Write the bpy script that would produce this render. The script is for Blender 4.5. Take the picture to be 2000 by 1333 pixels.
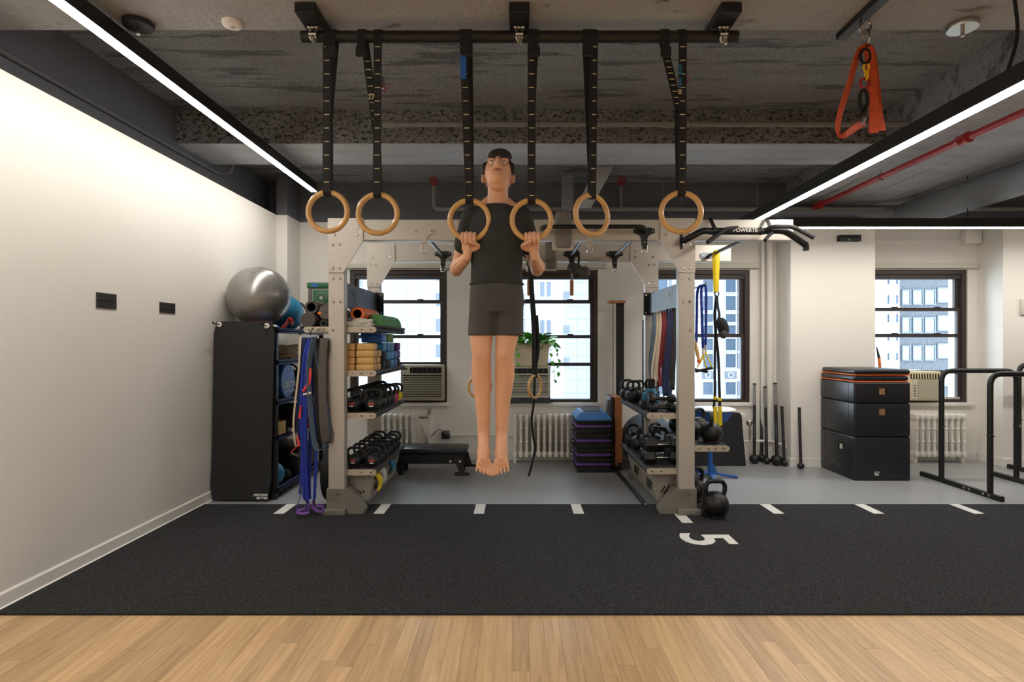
import bpy, bmesh, math, random
from mathutils import Vector, Matrix, Euler
random.seed(11)
for _o in list(bpy.data.objects): bpy.data.objects.remove(_o)
SC = bpy.context.scene
COL = SC.collection
V = Vector
R = math.radians
# ---------------------------------------------------------------- camera, world, exposure
F, CX, CY, EYE = 1100.0, 1010.0, 669.0, 1.4
cam = bpy.data.cameras.new('camera'); co = bpy.data.objects.new('camera', cam); COL.objects.link(co)
cam.sensor_width = 36; cam.lens = F * 36 / 2000
cam.shift_x = -(CX - 1000) / 2000; cam.shift_y = (CY - 666.5) / 2000
cam.clip_end = 400
co.location = (0, 0, EYE); co.rotation_euler = (R(90), 0, 0)
SC.camera = co
SC.view_settings.view_transform = 'Standard'; SC.view_settings.look = 'None'
SC.view_settings.exposure = EXPO = 0.0; SC.view_settings.gamma = 1
SC.view_settings.use_curve_mapping = False
wd = bpy.data.worlds.new('sky'); SC.world = wd; wd.use_nodes = True
wb = wd.node_tree.nodes['Background']; wb.inputs[0].default_value = (0.78, 0.89, 1.0, 1); wb.inputs[1].default_value = 11.0
LED_STRENGTH = 62.0

def P(px, py, Y): return V(((px - CX) * Y / F, Y, EYE - (py - CY) * Y / F))
def XS(px, Y): return (px - CX) * Y / F
def ZS(py, Y): return EYE - (py - CY) * Y / F
# ---------------------------------------------------------------- helpers
def lin(c):
    c = c / 255.0
    return c / 12.92 if c <= 0.04045 else ((c + 0.055) / 1.055) ** 2.4
MATS = {}
def mat(name, rgb, rough=0.5, metal=0.0, var=None, bump=None, emit=0, spec=0.5, coat=0, patch=None, stretch=None, fine=None):
    """var=(scale, amount) colour noise; bump=(scale, strength); patch=(scale, rgb, lo, hi) second colour in blotches"""
    m = bpy.data.materials.new(name); m.use_nodes = True; nt = m.node_tree; b = nt.nodes['Principled BSDF']
    col = (lin(rgb[0]), lin(rgb[1]), lin(rgb[2]), 1)
    b.inputs['Base Color'].default_value = col; b.inputs['Roughness'].default_value = rough
    b.inputs['Metallic'].default_value = metal; b.inputs['Specular IOR Level'].default_value = spec
    b.inputs['Coat Weight'].default_value = coat
    if emit:
        b.inputs['Emission Color'].default_value = col; b.inputs['Emission Strength'].default_value = emit
    tc = nt.nodes.new('ShaderNodeTexCoord')
    src = None; vec = tc.outputs['Object']
    if stretch:
        mp = nt.nodes.new('ShaderNodeMapping'); mp.inputs['Scale'].default_value = stretch
        nt.links.new(vec, mp.inputs['Vector']); vec = mp.outputs['Vector']
    if patch:
        n = nt.nodes.new('ShaderNodeTexNoise'); n.inputs['Scale'].default_value = patch[0]; n.inputs['Detail'].default_value = 6
        n.inputs['Roughness'].default_value = 0.65
        nt.links.new(vec, n.inputs['Vector'])
        mr = nt.nodes.new('ShaderNodeMapRange'); mr.inputs[1].default_value = patch[2]; mr.inputs[2].default_value = patch[3]
        nt.links.new(n.outputs['Fac'], mr.inputs[0])
        mx = nt.nodes.new('ShaderNodeMix'); mx.data_type = 'RGBA'
        mx.inputs[6].default_value = col; mx.inputs[7].default_value = (lin(patch[1][0]), lin(patch[1][1]), lin(patch[1][2]), 1)
        nt.links.new(mr.outputs[0], mx.inputs[0]); src = mx.outputs[2]
    for var in [v for v in (var, fine) if v]:
        n = nt.nodes.new('ShaderNodeTexNoise'); n.inputs['Scale'].default_value = var[0]; n.inputs['Detail'].default_value = 5
        nt.links.new(tc.outputs['Object'] if var is fine else vec, n.inputs['Vector'])
        mr = nt.nodes.new('ShaderNodeMapRange'); mr.inputs[1].default_value = 0.3; mr.inputs[2].default_value = 0.7
        mr.inputs[3].default_value = 1 - var[1]; mr.inputs[4].default_value = 1 + var[1]
        nt.links.new(n.outputs['Fac'], mr.inputs[0])
        mx = nt.nodes.new('ShaderNodeMix'); mx.data_type = 'RGBA'; mx.blend_type = 'MULTIPLY'; mx.inputs[0].default_value = 1
        if src: nt.links.new(src, mx.inputs[6])
        else: mx.inputs[6].default_value = col
        nt.links.new(mr.outputs[0], mx.inputs[7]); src = mx.outputs[2]
    if src: nt.links.new(src, b.inputs['Base Color'])
    if bump:
        n = nt.nodes.new('ShaderNodeTexNoise'); n.inputs['Scale'].default_value = bump[0]; n.inputs['Detail'].default_value = 5
        nt.links.new(tc.outputs['Object'], n.inputs['Vector'])
        bp = nt.nodes.new('ShaderNodeBump'); bp.inputs['Strength'].default_value = bump[1]; bp.inputs['Distance'].default_value = 0.02
        nt.links.new(n.outputs['Fac'], bp.inputs['Height']); nt.links.new(bp.outputs['Normal'], b.inputs['Normal'])
    MATS[name] = m
    return m
ORG = {}
def org(o): return ORG.get(o.name, V((0, 0, 0))) if o else V((0, 0, 0))
def tag(o, label=None, cat=None, group=None, kind=None):
    if label: o['label'] = label
    if cat: o['category'] = cat
    if group: o['group'] = group
    if kind: o['kind'] = kind
    return o
def empty(name, loc=(0, 0, 0), label=None, cat=None, group=None, kind=None):
    o = bpy.data.objects.new(name, None); COL.objects.link(o); o.location = loc; o.empty_display_size = 0.05
    ORG[o.name] = V(loc); return tag(o, label, cat, group, kind)
def copy_tree(o, parent=None):
    c = o.copy(); COL.objects.link(c); c.parent = parent
    ORG[c.name] = org(o)
    for ch in o.children: copy_tree(ch, c)
    return c
def fillet(pts, r, n=5):
    pts = [V(p) for p in pts]; out = [pts[0]]
    for a, b, c in zip(pts, pts[1:], pts[2:]):
        u = (a - b); w = (c - b); d = min(r, u.length * .49, w.length * .49)
        p0 = b + u.normalized() * d; p2 = b + w.normalized() * d
        for i in range(n + 1):
            t = i / n; out.append(p0 * (1 - t) ** 2 + b * 2 * t * (1 - t) + p2 * t * t)
    out.append(pts[-1]); return out
def smoothpath(pts, n=6):
    pts = [V(p) for p in pts]; q = [pts[0] * 2 - pts[1]] + pts + [pts[-1] * 2 - pts[-2]]; out = []
    for i in range(1, len(q) - 2):
        a, b, c, d = q[i - 1:i + 3]
        for k in range(n):
            t = k / n
            out.append(0.5 * ((2 * b) + (c - a) * t + (2 * a - 5 * b + 4 * c - d) * t * t + (3 * b - a - 3 * c + d) * t ** 3))
    out.append(pts[-1]); return out
class MB:
    def __init__(s): s.bm = bmesh.new()
    def _faces(s, vs, fs):
        bv = [s.bm.verts.new(v) for v in vs]
        for f in fs:
            try: s.bm.faces.new([bv[i] for i in f])
            except ValueError: pass
        return bv
    def box(s, lo, hi, bevel=0, seg=2, rot=None):
        lo, hi = V(lo), V(hi); c = (lo + hi) / 2
        vs = [V((x, y, z)) for x in (lo.x, hi.x) for y in (lo.y, hi.y) for z in (lo.z, hi.z)]
        if rot is not None: vs = [c + rot @ (v - c) for v in vs]
        fs = [(0, 1, 3, 2), (4, 6, 7, 5), (0, 4, 5, 1), (2, 3, 7, 6), (0, 2, 6, 4), (1, 5, 7, 3)]
        if bevel <= 0: s._faces(vs, fs); return s
        t = bmesh.new(); bv = [t.verts.new(v) for v in vs]
        for f in fs: t.faces.new([bv[i] for i in f])
        bmesh.ops.bevel(t, geom=t.edges[:], offset=bevel, segments=seg, affect='EDGES', profile=.5)
        t.verts.index_update()
        s._faces([v.co.copy() for v in t.verts], [[v.index for v in f.verts] for f in t.faces]); t.free(); return s
    def cbox(s, c, size, bevel=0, rot=None, seg=2):
        c = V(c); h = V(size) / 2
        if isinstance(rot, (tuple, list)): rot = Euler(rot).to_matrix()
        return s.box(c - h, c + h, bevel, seg, rot)
    def prism(s, poly, a, b, plane='xz'):
        """polygon in plane, extruded along the third axis from a to b"""
        def mk(p, q):
            return V((p[0], q, p[1])) if plane == 'xz' else V((p[0], p[1], q)) if plane == 'xy' else V((q, p[0], p[1]))
        n = len(poly)
        vs = [mk(p, a) for p in poly] + [mk(p, b) for p in poly]
        fs = [tuple(range(n))[::-1], tuple(range(n, 2 * n))] + [(i, (i + 1) % n, n + (i + 1) % n, n + i) for i in range(n)]
        s._faces(vs, fs); return s
    def frames(s, pts, closed):
        n = len(pts); T = []
        for i in range(n):
            a = pts[(i - 1) % n] if (i or closed) else pts[0]; b = pts[(i + 1) % n] if (i < n - 1 or closed) else pts[-1]
            d = b - a; T.append(d.normalized() if d.length > 1e-9 else V((0, 0, 1)))
        u = T[0].orthogonal().normalized(); out = []
        for i in range(n):
            u = (u - T[i] * u.dot(T[i]))
            u = u.normalized() if u.length > 1e-6 else T[i].orthogonal().normalized()
            out.append((T[i], u, T[i].cross(u)))
        return out
    def tube(s, pts, r, seg=8, closed=False, caps=True):
        pts = [V(p) for p in pts]; fr = s.frames(pts, closed); n = len(pts); vs = []
        for i, p in enumerate(pts):
            rr = r[i] if isinstance(r, (list, tuple)) else r
            for k in range(seg):
                a = 2 * math.pi * k / seg; vs.append(p + (fr[i][1] * math.cos(a) + fr[i][2] * math.sin(a)) * rr)
        fs = []
        for i in range(n if closed else n - 1):
            j = (i + 1) % n
            off = 0
            if closed and j == 0:
                best = min(range(seg), key=lambda k: (vs[k] - vs[i * seg]).length); off = best
            for k in range(seg):
                fs.append((i * seg + k, i * seg + (k + 1) % seg, j * seg + (k + 1 + off) % seg, j * seg + (k + off) % seg))
        if caps and not closed: fs += [tuple(range(seg))[::-1], tuple(range((n - 1) * seg, n * seg))]
        s._faces(vs, fs); return s
    def ribbon(s, pts, w, t, wd=(1, 0, 0)):
        pts = [V(p) for p in pts]; n = len(pts); vs = []
        for i, p in enumerate(pts):
            d = (pts[min(i + 1, n - 1)] - pts[max(i - 1, 0)]).normalized()
            x = V(wd[i] if isinstance(wd, list) else wd); x = (x - d * x.dot(d))
            x = x.normalized() if x.length > 1e-5 else d.orthogonal().normalized()
            y = d.cross(x); ww = w[i] if isinstance(w, (list, tuple)) else w
            vs += [p + x * ww / 2 + y * t / 2, p - x * ww / 2 + y * t / 2, p - x * ww / 2 - y * t / 2, p + x * ww / 2 - y * t / 2]
        fs = [(0, 1, 2, 3), tuple(range(4 * n - 4, 4 * n))[::-1]]
        for i in range(n - 1):
            for k in range(4): fs.append((4 * i + k, 4 * i + 4 + k, 4 * i + 4 + (k + 1) % 4, 4 * i + (k + 1) % 4))
        s._faces(vs, fs); return s
    def lathe(s, prof, c=(0, 0, 0), seg=20, axis='z', squash=(1, 1)):
        c = V(c); vs = []; n = len(prof)
        for r, z in prof:
            for k in range(seg):
                a = 2 * math.pi * k / seg; x, y = r * math.cos(a) * squash[0], r * math.sin(a) * squash[1]
                vs.append(c + (V((x, y, z)) if axis == 'z' else V((x, z, y)) if axis == 'y' else V((z, x, y))))
        fs = [tuple(range(seg)), tuple(range((n - 1) * seg, n * seg))]
        for i in range(n - 1):
            for k in range(seg): fs.append((i * seg + k, i * seg + (k + 1) % seg, (i + 1) * seg + (k + 1) % seg, (i + 1) * seg + k))
        s._faces(vs, fs); return s
    def cyl(s, a, b, r, seg=12): return s.tube([a, b], r, seg)
    def sphere(s, c, r, seg=16, rings=10, rot=None):
        c = V(c); r = V((r, r, r)) if not hasattr(r, '__len__') else V(r); vs = []; fs = []
        for i in range(1, rings):
            th = math.pi * i / rings
            for k in range(seg):
                a = 2 * math.pi * k / seg
                d = V((r.x * math.sin(th) * math.cos(a), r.y * math.sin(th) * math.sin(a), r.z * math.cos(th)))
                vs.append(c + (rot @ d if rot is not None else d))
        t = V((0, 0, r.z)); t = rot @ t if rot is not None else t
        vs += [c + t, c - t]; N = len(vs)
        for i in range(rings - 2):
            for k in range(seg): fs.append((i * seg + k, (i + 1) * seg + k, (i + 1) * seg + (k + 1) % seg, i * seg + (k + 1) % seg))
        for k in range(seg):
            fs.append((N - 2, k, (k + 1) % seg)); fs.append((N - 1, (rings - 2) * seg + (k + 1) % seg, (rings - 2) * seg + k))
        s._faces(vs, fs); return s
    def torus(s, c, Rr, r, axis='y', seg=28, ts=8, yaw=0, ell=1):
        c = V(c); pts = []
        for i in range(seg):
            a = 2 * math.pi * i / seg; u, w = Rr * math.cos(a), Rr * math.sin(a) * ell
            p = V((u, 0, w)) if axis == 'y' else V((u, w, 0)) if axis == 'z' else V((0, u, w))
            if yaw: p = Matrix.Rotation(yaw, 3, 'Z') @ p
            pts.append(c + p)
        return s.tube(pts, r, ts, closed=True)
    def build(s, name, m, parent=None, angle=38, label=None, kind=None):
        o0 = org(parent)
        bmesh.ops.recalc_face_normals(s.bm, faces=s.bm.faces)
        for v in s.bm.verts: v.co -= o0
        me = bpy.data.meshes.new(name); s.bm.to_mesh(me); s.bm.free()
        me.materials.append(MATS[m] if isinstance(m, str) else m)
        if angle:
            me.shade_smooth(); me.set_sharp_from_angle(angle=R(angle))
        o = bpy.data.objects.new(name, me); COL.objects.link(o); o.parent = parent; ORG[o.name] = o0
        if kind is None and name in ('bolts', 'stitch_marks', 'guard', 'vines', 'grip_tape'): kind = 'stuff'
        return tag(o, label, kind=kind)
def inst(o, parent, loc=(0, 0, 0), rot=None, scale=None):
    c = o.copy(); COL.objects.link(c); c.parent = parent; c.location = loc; ORG[c.name] = org(parent)
    if rot is not None: c.rotation_euler = rot
    if scale is not None: c.scale = scale
    return c
def text(name, body, size, m, loc, rot, parent=None, extrude=0.0008, sx=1.0, bold=0.0, align='CENTER', shear=0):
    cu = bpy.data.curves.new(name, 'FONT'); cu.body = body; cu.size = size; cu.extrude = extrude; cu.offset = bold
    cu.align_x = align; cu.align_y = 'CENTER'; cu.shear = shear; cu.resolution_u = 3
    t = bpy.data.objects.new('lettering_source', cu); COL.objects.link(t)
    me = bpy.data.meshes.new_from_object(t.evaluated_get(bpy.context.evaluated_depsgraph_get()))
    bpy.data.objects.remove(t); bpy.data.curves.remove(cu)
    me.materials.clear(); me.materials.append(MATS[m])
    o = bpy.data.objects.new(name, me); COL.objects.link(o); o.parent = parent; o['kind'] = 'stuff'
    o.location = V(loc) - org(parent); o.rotation_euler = rot; o.scale = (sx, 1, 1); return o
FRONT = (R(90), 0, 0)          # text facing the camera side (-Y)
# ---------------------------------------------------------------- materials
mat('white_paint', (233, 229, 221), .55, var=(1.3, .02), bump=(60, .05))
mat('trim_white', (238, 235, 228), .4)
mat('dark_paint', (94, 95, 100), .7, var=(3, .06), bump=(40, .12))
mat('concrete', (140, 142, 145), .85, var=(5, .16), bump=(34, .7), patch=(5, (92, 92, 94), .52, .62), stretch=(.22, 1.5, 1), fine=(55, .3))
mat('concrete_painted', (164, 165, 167), .8, var=(3, .08), bump=(30, .4), patch=(7, (104, 102, 100), .62, .70), stretch=(.5, 1.2, 1), fine=(60, .1))
mat('concrete_rough', (132, 132, 133), .9, var=(6, .2), bump=(70, 1.0), patch=(34, (52, 51, 50), .51, .60), stretch=(.7, 1, 1), fine=(60, .35))
mat('concrete_smooth', (182, 185, 190), .8, var=(6, .12), bump=(30, .3), stretch=(.3, 1, 1), fine=(40, .1))
mat('rubber_floor', (152, 153, 154), .32, var=(180, .07), bump=(250, .05), spec=.4)
mat('turf', (40, 40, 42), .95, bump=(320, 1.0), spec=.15, patch=(230, (112, 111, 112), .46, .62), fine=(520, .4))
mat('turf_white', (232, 230, 224), .9, var=(300, .08), bump=(300, .5))
mat('black_metal', (26, 26, 27), .45, metal=.1, var=(30, .15))
mat('led_housing', (30, 29, 29), .5)
mat('led', (255, 249, 241), .4, emit=LED_STRENGTH)
mat('steel', (190, 188, 182), .25, metal=1)
mat('steel_dark', (86, 90, 96), .3, metal=.9)
mat('rack_beige', (190, 183, 172), .42, metal=.25, var=(90, .03))
mat('rack_boot', (122, 117, 108), .55, var=(120, .08), bump=(200, .2))
mat('basket_grey', (168, 162, 152), .45, metal=.2, var=(60, .06))
mat('rack_worn', (190, 178, 160), .5, metal=.2, var=(25, .1), patch=(28, (40, 36, 33), .62, .68))
mat('shelf_rubber', (58, 58, 60), .75, var=(60, .18), bump=(160, .25))
mat('frame_dark', (58, 50, 46), .5, var=(20, .12))
mat('wood_ring', (205, 160, 98), .38, var=(9, .14), bump=(60, .05), coat=.2)
mat('webbing', (20, 19, 19), .75, bump=(240, .3))
mat('mark_yellow', (226, 208, 160), .7)
mat('iron', (26, 26, 27), .3, metal=.2, var=(45, .3), bump=(90, .3), patch=(14, (74, 66, 58), .60, .70), fine=(70, .3))
mat('iron_smooth', (24, 24, 25), .42, var=(60, .2), bump=(200, .2))
mat('red_paint', (160, 40, 42), .4, var=(12, .12))
mat('red', (226, 58, 46), .5)
mat('orange', (232, 112, 38), .5, var=(20, .06))
mat('orange_web', (196, 78, 34), .7, var=(30, .15), bump=(200, .3))
mat('yellow', (246, 214, 24), .5)
mat('blue', (34, 92, 172), .5, var=(20, .08))
mat('blue_light', (70, 132, 200), .55)
mat('teal', (36, 122, 160), .5, var=(30, .1))
mat('blue_rope', (38, 62, 176), .7, var=(90, .3), bump=(150, .8))
mat('navy', (28, 44, 92), .65, var=(30, .15))
mat('slate', (84, 104, 122), .6, var=(30, .15))
mat('band_grey', (92, 88, 82), .7, var=(120, .35))
mat('band_black', (30, 29, 29), .65)
mat('cream', (222, 206, 176), .6, var=(20, .06))
mat('band_red', (150, 34, 38), .55, var=(14, .12))
mat('purple', (104, 62, 142), .6, var=(20, .1))
mat('pink', (216, 70, 132), .5)
mat('green', (84, 146, 78), .75, var=(120, .14))
mat('green_dark', (26, 92, 58), .5, var=(60, .25))
mat('olive', (104, 136, 56), .7, var=(60, .1))
mat('cork', (214, 170, 104), .6, var=(40, .14), bump=(90, .1))
mat('wood', (176, 112, 62), .45, var=(14, .18))
mat('foam_black', (33, 32, 32), .75, var=(200, .15), bump=(260, .12))
mat('foam_grey', (78, 72, 68), .85, var=(160, .3), bump=(200, .3))
mat('vinyl_black', (30, 32, 38), .36, var=(50, .12), bump=(90, .1), patch=(34, (58, 58, 62), .66, .72))
mat('ball_silver', (148, 146, 142), .28, metal=.55, var=(3, .04))
mat('print_white', (225, 224, 220), .6)
mat('print_grey', (120, 124, 128), .5)
mat('sign_slate', (92, 102, 108), .35, var=(20, .06))
mat('ac_white', (206, 203, 190), .5)
mat('ac_beige', (176, 172, 150), .5)
mat('ac_cream', (226, 212, 176), .5)
mat('dark_gap', (22, 22, 22), .8)
mat('radiator', (226, 222, 212), .4, var=(8, .05))
mat('planter', (214, 200, 178), .7)
mat('soil', (124, 66, 48), .9)
mat('leaf', (104, 182, 66), .45, var=(30, .25), spec=.4)
mat('towel', (232, 226, 214), .95, bump=(180, .8))
mat('rope', (170, 130, 88), .9, var=(60, .35), bump=(120, 1.0))
mat('skin', (222, 170, 136), .5, var=(10, .05), spec=.35)
mat('lips', (178, 104, 90), .5)
mat('hair', (44, 30, 24), .6, var=(60, .3), bump=(120, .6))
mat('shirt', (46, 47, 46), .9, var=(12, .1), bump=(14, .5))
mat('shorts', (70, 69, 67), .9, var=(12, .1), bump=(12, .5))
mat('eye_white', (235, 232, 228), .3)
mat('eye_dark', (30, 22, 18), .3)
mat('facade_white', (132, 136, 140), .8)
mat('facade_panel', (112, 118, 124), .7)
mat('facade_glass', (50, 62, 76), .25, spec=.6)
mat('facade_glass_light', (104, 112, 120), .2)
mat('facade_brick', (62, 65, 70), .85, var=(8, .3))
mat('facade_grey', (80, 86, 94), .8)
mat('pipe_grey', (128, 126, 122), .6, var=(10, .08))
mat('pipe_blue', (120, 124, 130), .6, var=(10, .08))
def wood_floor():
    m = bpy.data.materials.new('oak_planks'); m.use_nodes = True; nt = m.node_tree; b = nt.nodes['Principled BSDF']
    g = nt.nodes.new('ShaderNodeNewGeometry'); oi = nt.nodes.new('ShaderNodeObjectInfo')
    ad = nt.nodes.new('ShaderNodeVectorMath'); ad.operation = 'MULTIPLY_ADD'
    cb = nt.nodes.new('ShaderNodeCombineXYZ')
    k = nt.nodes.new('ShaderNodeMath'); k.operation = 'MULTIPLY'; k.inputs[1].default_value = 37
    nt.links.new(oi.outputs['Random'], k.inputs[0]); nt.links.new(k.outputs[0], cb.inputs[0]); nt.links.new(k.outputs[0], cb.inputs[1])
    ad.inputs[1].default_value = (26, 1.6, 1); nt.links.new(g.outputs['Position'], ad.inputs[0]); nt.links.new(cb.outputs[0], ad.inputs[2])
    n = nt.nodes.new('ShaderNodeTexNoise'); n.inputs['Scale'].default_value = 1.6; n.inputs['Detail'].default_value = 7; n.inputs['Distortion'].default_value = .6
    nt.links.new(ad.outputs[0], n.inputs['Vector'])
    r = nt.nodes.new('ShaderNodeValToRGB'); e = r.color_ramp.elements
    e[0].position = .24; e[0].color = (lin(186), lin(147), lin(103), 1); e[1].position = .76; e[1].color = (lin(222), lin(187), lin(140), 1)
    nt.links.new(n.outputs['Fac'], r.inputs[0])
    mr = nt.nodes.new('ShaderNodeMapRange'); mr.inputs[3].default_value = .80; mr.inputs[4].default_value = 1.10
    nt.links.new(oi.outputs['Random'], mr.inputs[0])
    mx = nt.nodes.new('ShaderNodeMix'); mx.data_type = 'RGBA'; mx.blend_type = 'MULTIPLY'; mx.inputs[0].default_value = 1
    nt.links.new(r.outputs[0], mx.inputs[6]); nt.links.new(mr.outputs[0], mx.inputs[7]); nt.links.new(mx.outputs[2], b.inputs['Base Color'])
    b.inputs['Roughness'].default_value = .33; MATS['oak'] = m
wood_floor()
def glass():
    m = bpy.data.materials.new('window_glass'); m.use_nodes = True; nt = m.node_tree; nt.nodes.remove(nt.nodes['Principled BSDF'])
    t = nt.nodes.new('ShaderNodeBsdfTransparent'); t.inputs[0].default_value = (.93, .96, .97, 1)
    gl = nt.nodes.new('ShaderNodeBsdfGlossy'); gl.inputs['Roughness'].default_value = .02
    fr = nt.nodes.new('ShaderNodeFresnel'); fr.inputs[0].default_value = 1.25
    mx = nt.nodes.new('ShaderNodeMixShader'); nt.links.new(fr.outputs[0], mx.inputs[0]); nt.links.new(t.outputs[0], mx.inputs[1]); nt.links.new(gl.outputs[0], mx.inputs[2])
    nt.links.new(mx.outputs[0], nt.nodes['Material Output'].inputs[0]); MATS['glass'] = m
glass()
# ---------------------------------------------------------------- room shell
XL, YB, YC = -2.70, 6.70, 3.0
def struct(name, mb, m, parent=None, angle=0): return mb.build(name, m, parent, angle, kind=None if parent else 'structure')
def bx(*a, **k): return MB().box(*a, **k)
TURF0, TURF1 = 2.885, 4.83
fl = struct('floor', bx((XL, -5, -.1), (8, TURF0, -.004)), 'oak')
pm = None; pw = .0765
x = XL + .001
while x < 3.3:
    y1 = TURF0; first = True
    while y1 > 1.5:
        L = random.uniform(.25, 1.1) if first else 1.15
        y0 = y1 - L; first = False
        if pm is None:
            pm = MB().box((0, 0, -.004), (pw - .0009, 1, 0)).build('plank', 'oak', fl, 0); p = pm
        else: p = inst(pm, fl)
        p.location = (x, y0, 0); p.scale = (1, L - .0012, 1)
        y1 = y0
    x += pw
rb = struct('floor_rubber', bx((XL, TURF0, -.1), (8, 7.05, 0)), 'rubber_floor')
tf = empty('turf_strip', (0, TURF0, 0), 'black artificial turf lane with white tick marks and a number', 'turf')
MB().box((XL + .012, TURF0, 0.0), (8, TURF1, .012)).build('turf_mat', 'turf', tf, 0)
for i in range(12):
    xx = -1.93 + i * .81
    MB().box((xx - .042, 4.325 if i == 4 else 4.555, .012), (xx + .042, TURF1 - .003, .0135)).build('tick_mark', 'turf_white', tf, 0)
# number five, read from the wall side
five = text('number_five', '5', .50, 'turf_white', (1.322, 3.965, .0128), (0, 0, R(-90)), tf, .0006, 1.1, .010)
wl = struct('wall_left', bx((XL - .25, -5, 0), (XL, YB, 2.83)), 'white_paint')
struct('wall_left_upper', bx((-3.2, -5, 2.83), (-2.95, YB + .3, 3.8)), 'dark_paint')
bb = empty('baseboard_left', (XL, 0, 0), kind='structure')
MB().prism([(XL, 0), (XL + .012, 0), (XL + .012, .082), (XL + .006, .09), (XL, .09)], -5, 6.32).build('board', 'white_paint', bb, 0)
MB().prism([(XL, 0), (XL + .022, 0), (XL + .02, .012), (XL + .012, .018), (XL, .018)], -5, 6.32).build('shoe_strip', 'trim_white', bb, 0)
WIN = [(-1.99, -.835), (-.195, .96), (1.615, 2.77), (4.20, 5.36)]
ZW0, ZW1 = .685, 2.262
m = MB(); xs = [XL] + [v for w in WIN for v in w] + [8.0]
for i in range(0, len(xs), 2): m.box((xs[i], YB, 0), (xs[i + 1], YB + .3, 2.83))
for a, b in WIN: m.box((a, YB, 0), (b, YB + .3, ZW0)).box((a, YB, ZW1), (b, YB + .3, 2.83))
struct('wall_back', m, 'white_paint')
struct('wall_back_upper', bx((-2.95, YB - .002, 2.83), (8, YB + .3, 3.8)), 'dark_paint')
for nm, a, b, y0 in (('pillar', XL, -2.58, 6.32), ('pillar', 3.08, 4.03, 6.34), ('pillar', 5.47, 6.5, 6.34)):
    pl = struct(nm, bx((a, y0, 0), (b, YB, 2.83 if a < 0 else 2.775)), 'white_paint')
    if a < 0: MB().box((a, y0 - .001, 2.83), (b, YB - .003, 3.3)).build('painted_head', 'dark_paint', pl, 0)
    MB().box((a, y0 - .012, 0), (b, y0, .09)).build('base_strip', 'white_paint', pl, 0)
    if a > 0: MB().box((a - .012, y0 - .012, 0), (a, YB, .09)).build('base_strip', 'white_paint', pl, 0)
bk = struct('baseboard_back', bx((-2.58, YB - .012, 0), (3.06, YB, .10)).box((4.03, YB - .012, 0), (5.45, YB, .10)), 'white_paint')
struct('wall_right', bx((8, -5, 0), (8.2, 7, 3.8)), 'white_paint')
struct('bounce_wall', bx((-3.2, -5.2, 0), (8.2, -5, 3.8)), 'white_paint')  # unseen closing wall added behind the camera, white to bounce light
# ceiling: concrete slab with cross beams and a long girder
struct('ceiling', bx((-2.95, -5, 3.12), (3.2, 3.10, 3.8)), 'concrete_painted')
struct('ceiling_slab', bx((-2.95, 3.10, 3.42), (3.2, 4.88, 3.8)), 'concrete')
cb_ = struct('ceiling_beam', bx((-2.95, 4.88, 3.125), (3.2, 5.45, 3.8)), 'concrete_rough')
MB().box((-2.949, 4.882, 3.12), (3.199, 5.448, 3.127)).build('beam_soffit', 'concrete_smooth', cb_, 0)
struct('ceiling_slab_rear', bx((-2.95, 5.45, 3.30), (3.2, 6.70, 3.8)), 'concrete')
gd = struct('ceiling_girder', bx((3.2, -5, 3.036), (5.1, 6.70, 3.8)), 'concrete')
for i in range(11):
    xx = 3.2 + i * .1727
    MB().box((xx + .002, 1.0, 3.028 + .003 * (i % 2)), (xx + .1695, 6.69, 3.038)).build('board', 'concrete_smooth', gd, 0)
struct('ceiling_right', bx((5.1, -5, 3.5), (8, 6.70, 3.8)), 'dark_paint')
# ---------------------------------------------------------------- lamps
HW, HH = .036, .085
l1 = empty('linear_lamp', (-2.15, 2, 2.995), 'long black linear lamp running under the ceiling beside the white wall', 'lamp')
m = MB(); m.box((-2.15 - HW, -4.5, 2.998), (-2.15 + HW, 5.96, 2.998 + HH)).build('housing', 'led_housing', l1, 0)
MB().box((-2.15 - .027, -4.48, 2.992), (-2.15 + .027, 5.955, 3.0)).build('diffuser', 'led', l1, 0)
for y in (-3, 0, 2.98): MB().cyl((-2.15, y, 3.083), (-2.15, y, 3.13), .006, 6).build('hanger', 'steel', l1)
XR, YH, ZL = 2.20, 5.5, 2.515
l2 = empty('linear_lamp', (XR, 2, ZL), 'long black linear lamp beside the red pipe that turns along the window wall', 'lamp')
MB().prism([(XR - HW, -4.5), (XR + HW, -4.5), (XR + HW, YH - HW), (7.9, YH - HW), (7.9, YH + HW), (XR - HW, YH + HW)], ZL + .006, ZL + .006 + HH, 'xy').build('housing', 'led_housing', l2, 0)
MB().prism([(XR - .027, -4.48), (XR + .027, -4.48), (XR + .027, YH - .027), (7.88, YH - .027), (7.88, YH + .027), (XR - .027, YH + .027)], ZL, ZL + .008, 'xy').build('diffuser', 'led', l2, 0)
for yy in (-3, .2): MB().cyl((XR, yy, ZL + .09), (XR, yy, 3.13), .003, 6).build('hanger_cable', 'black_metal', l2)
for xx in (4.4, 6.9): MB().cyl((xx, YH, ZL + .09), (xx, YH, 3.13), .004, 6).build('hanger_cable', 'black_metal', l2)
pc = P(1982, 0, 2.52)
MB().tube(smoothpath([(pc.x, 2.52, 3.13), (pc.x - .008, 2.52, 3.0), (pc.x + .012, 2.52, 2.78), (XR + .005, 2.54, 2.60)], 6), .008, 6).build('power_cable', 'webbing', l2)
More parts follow.
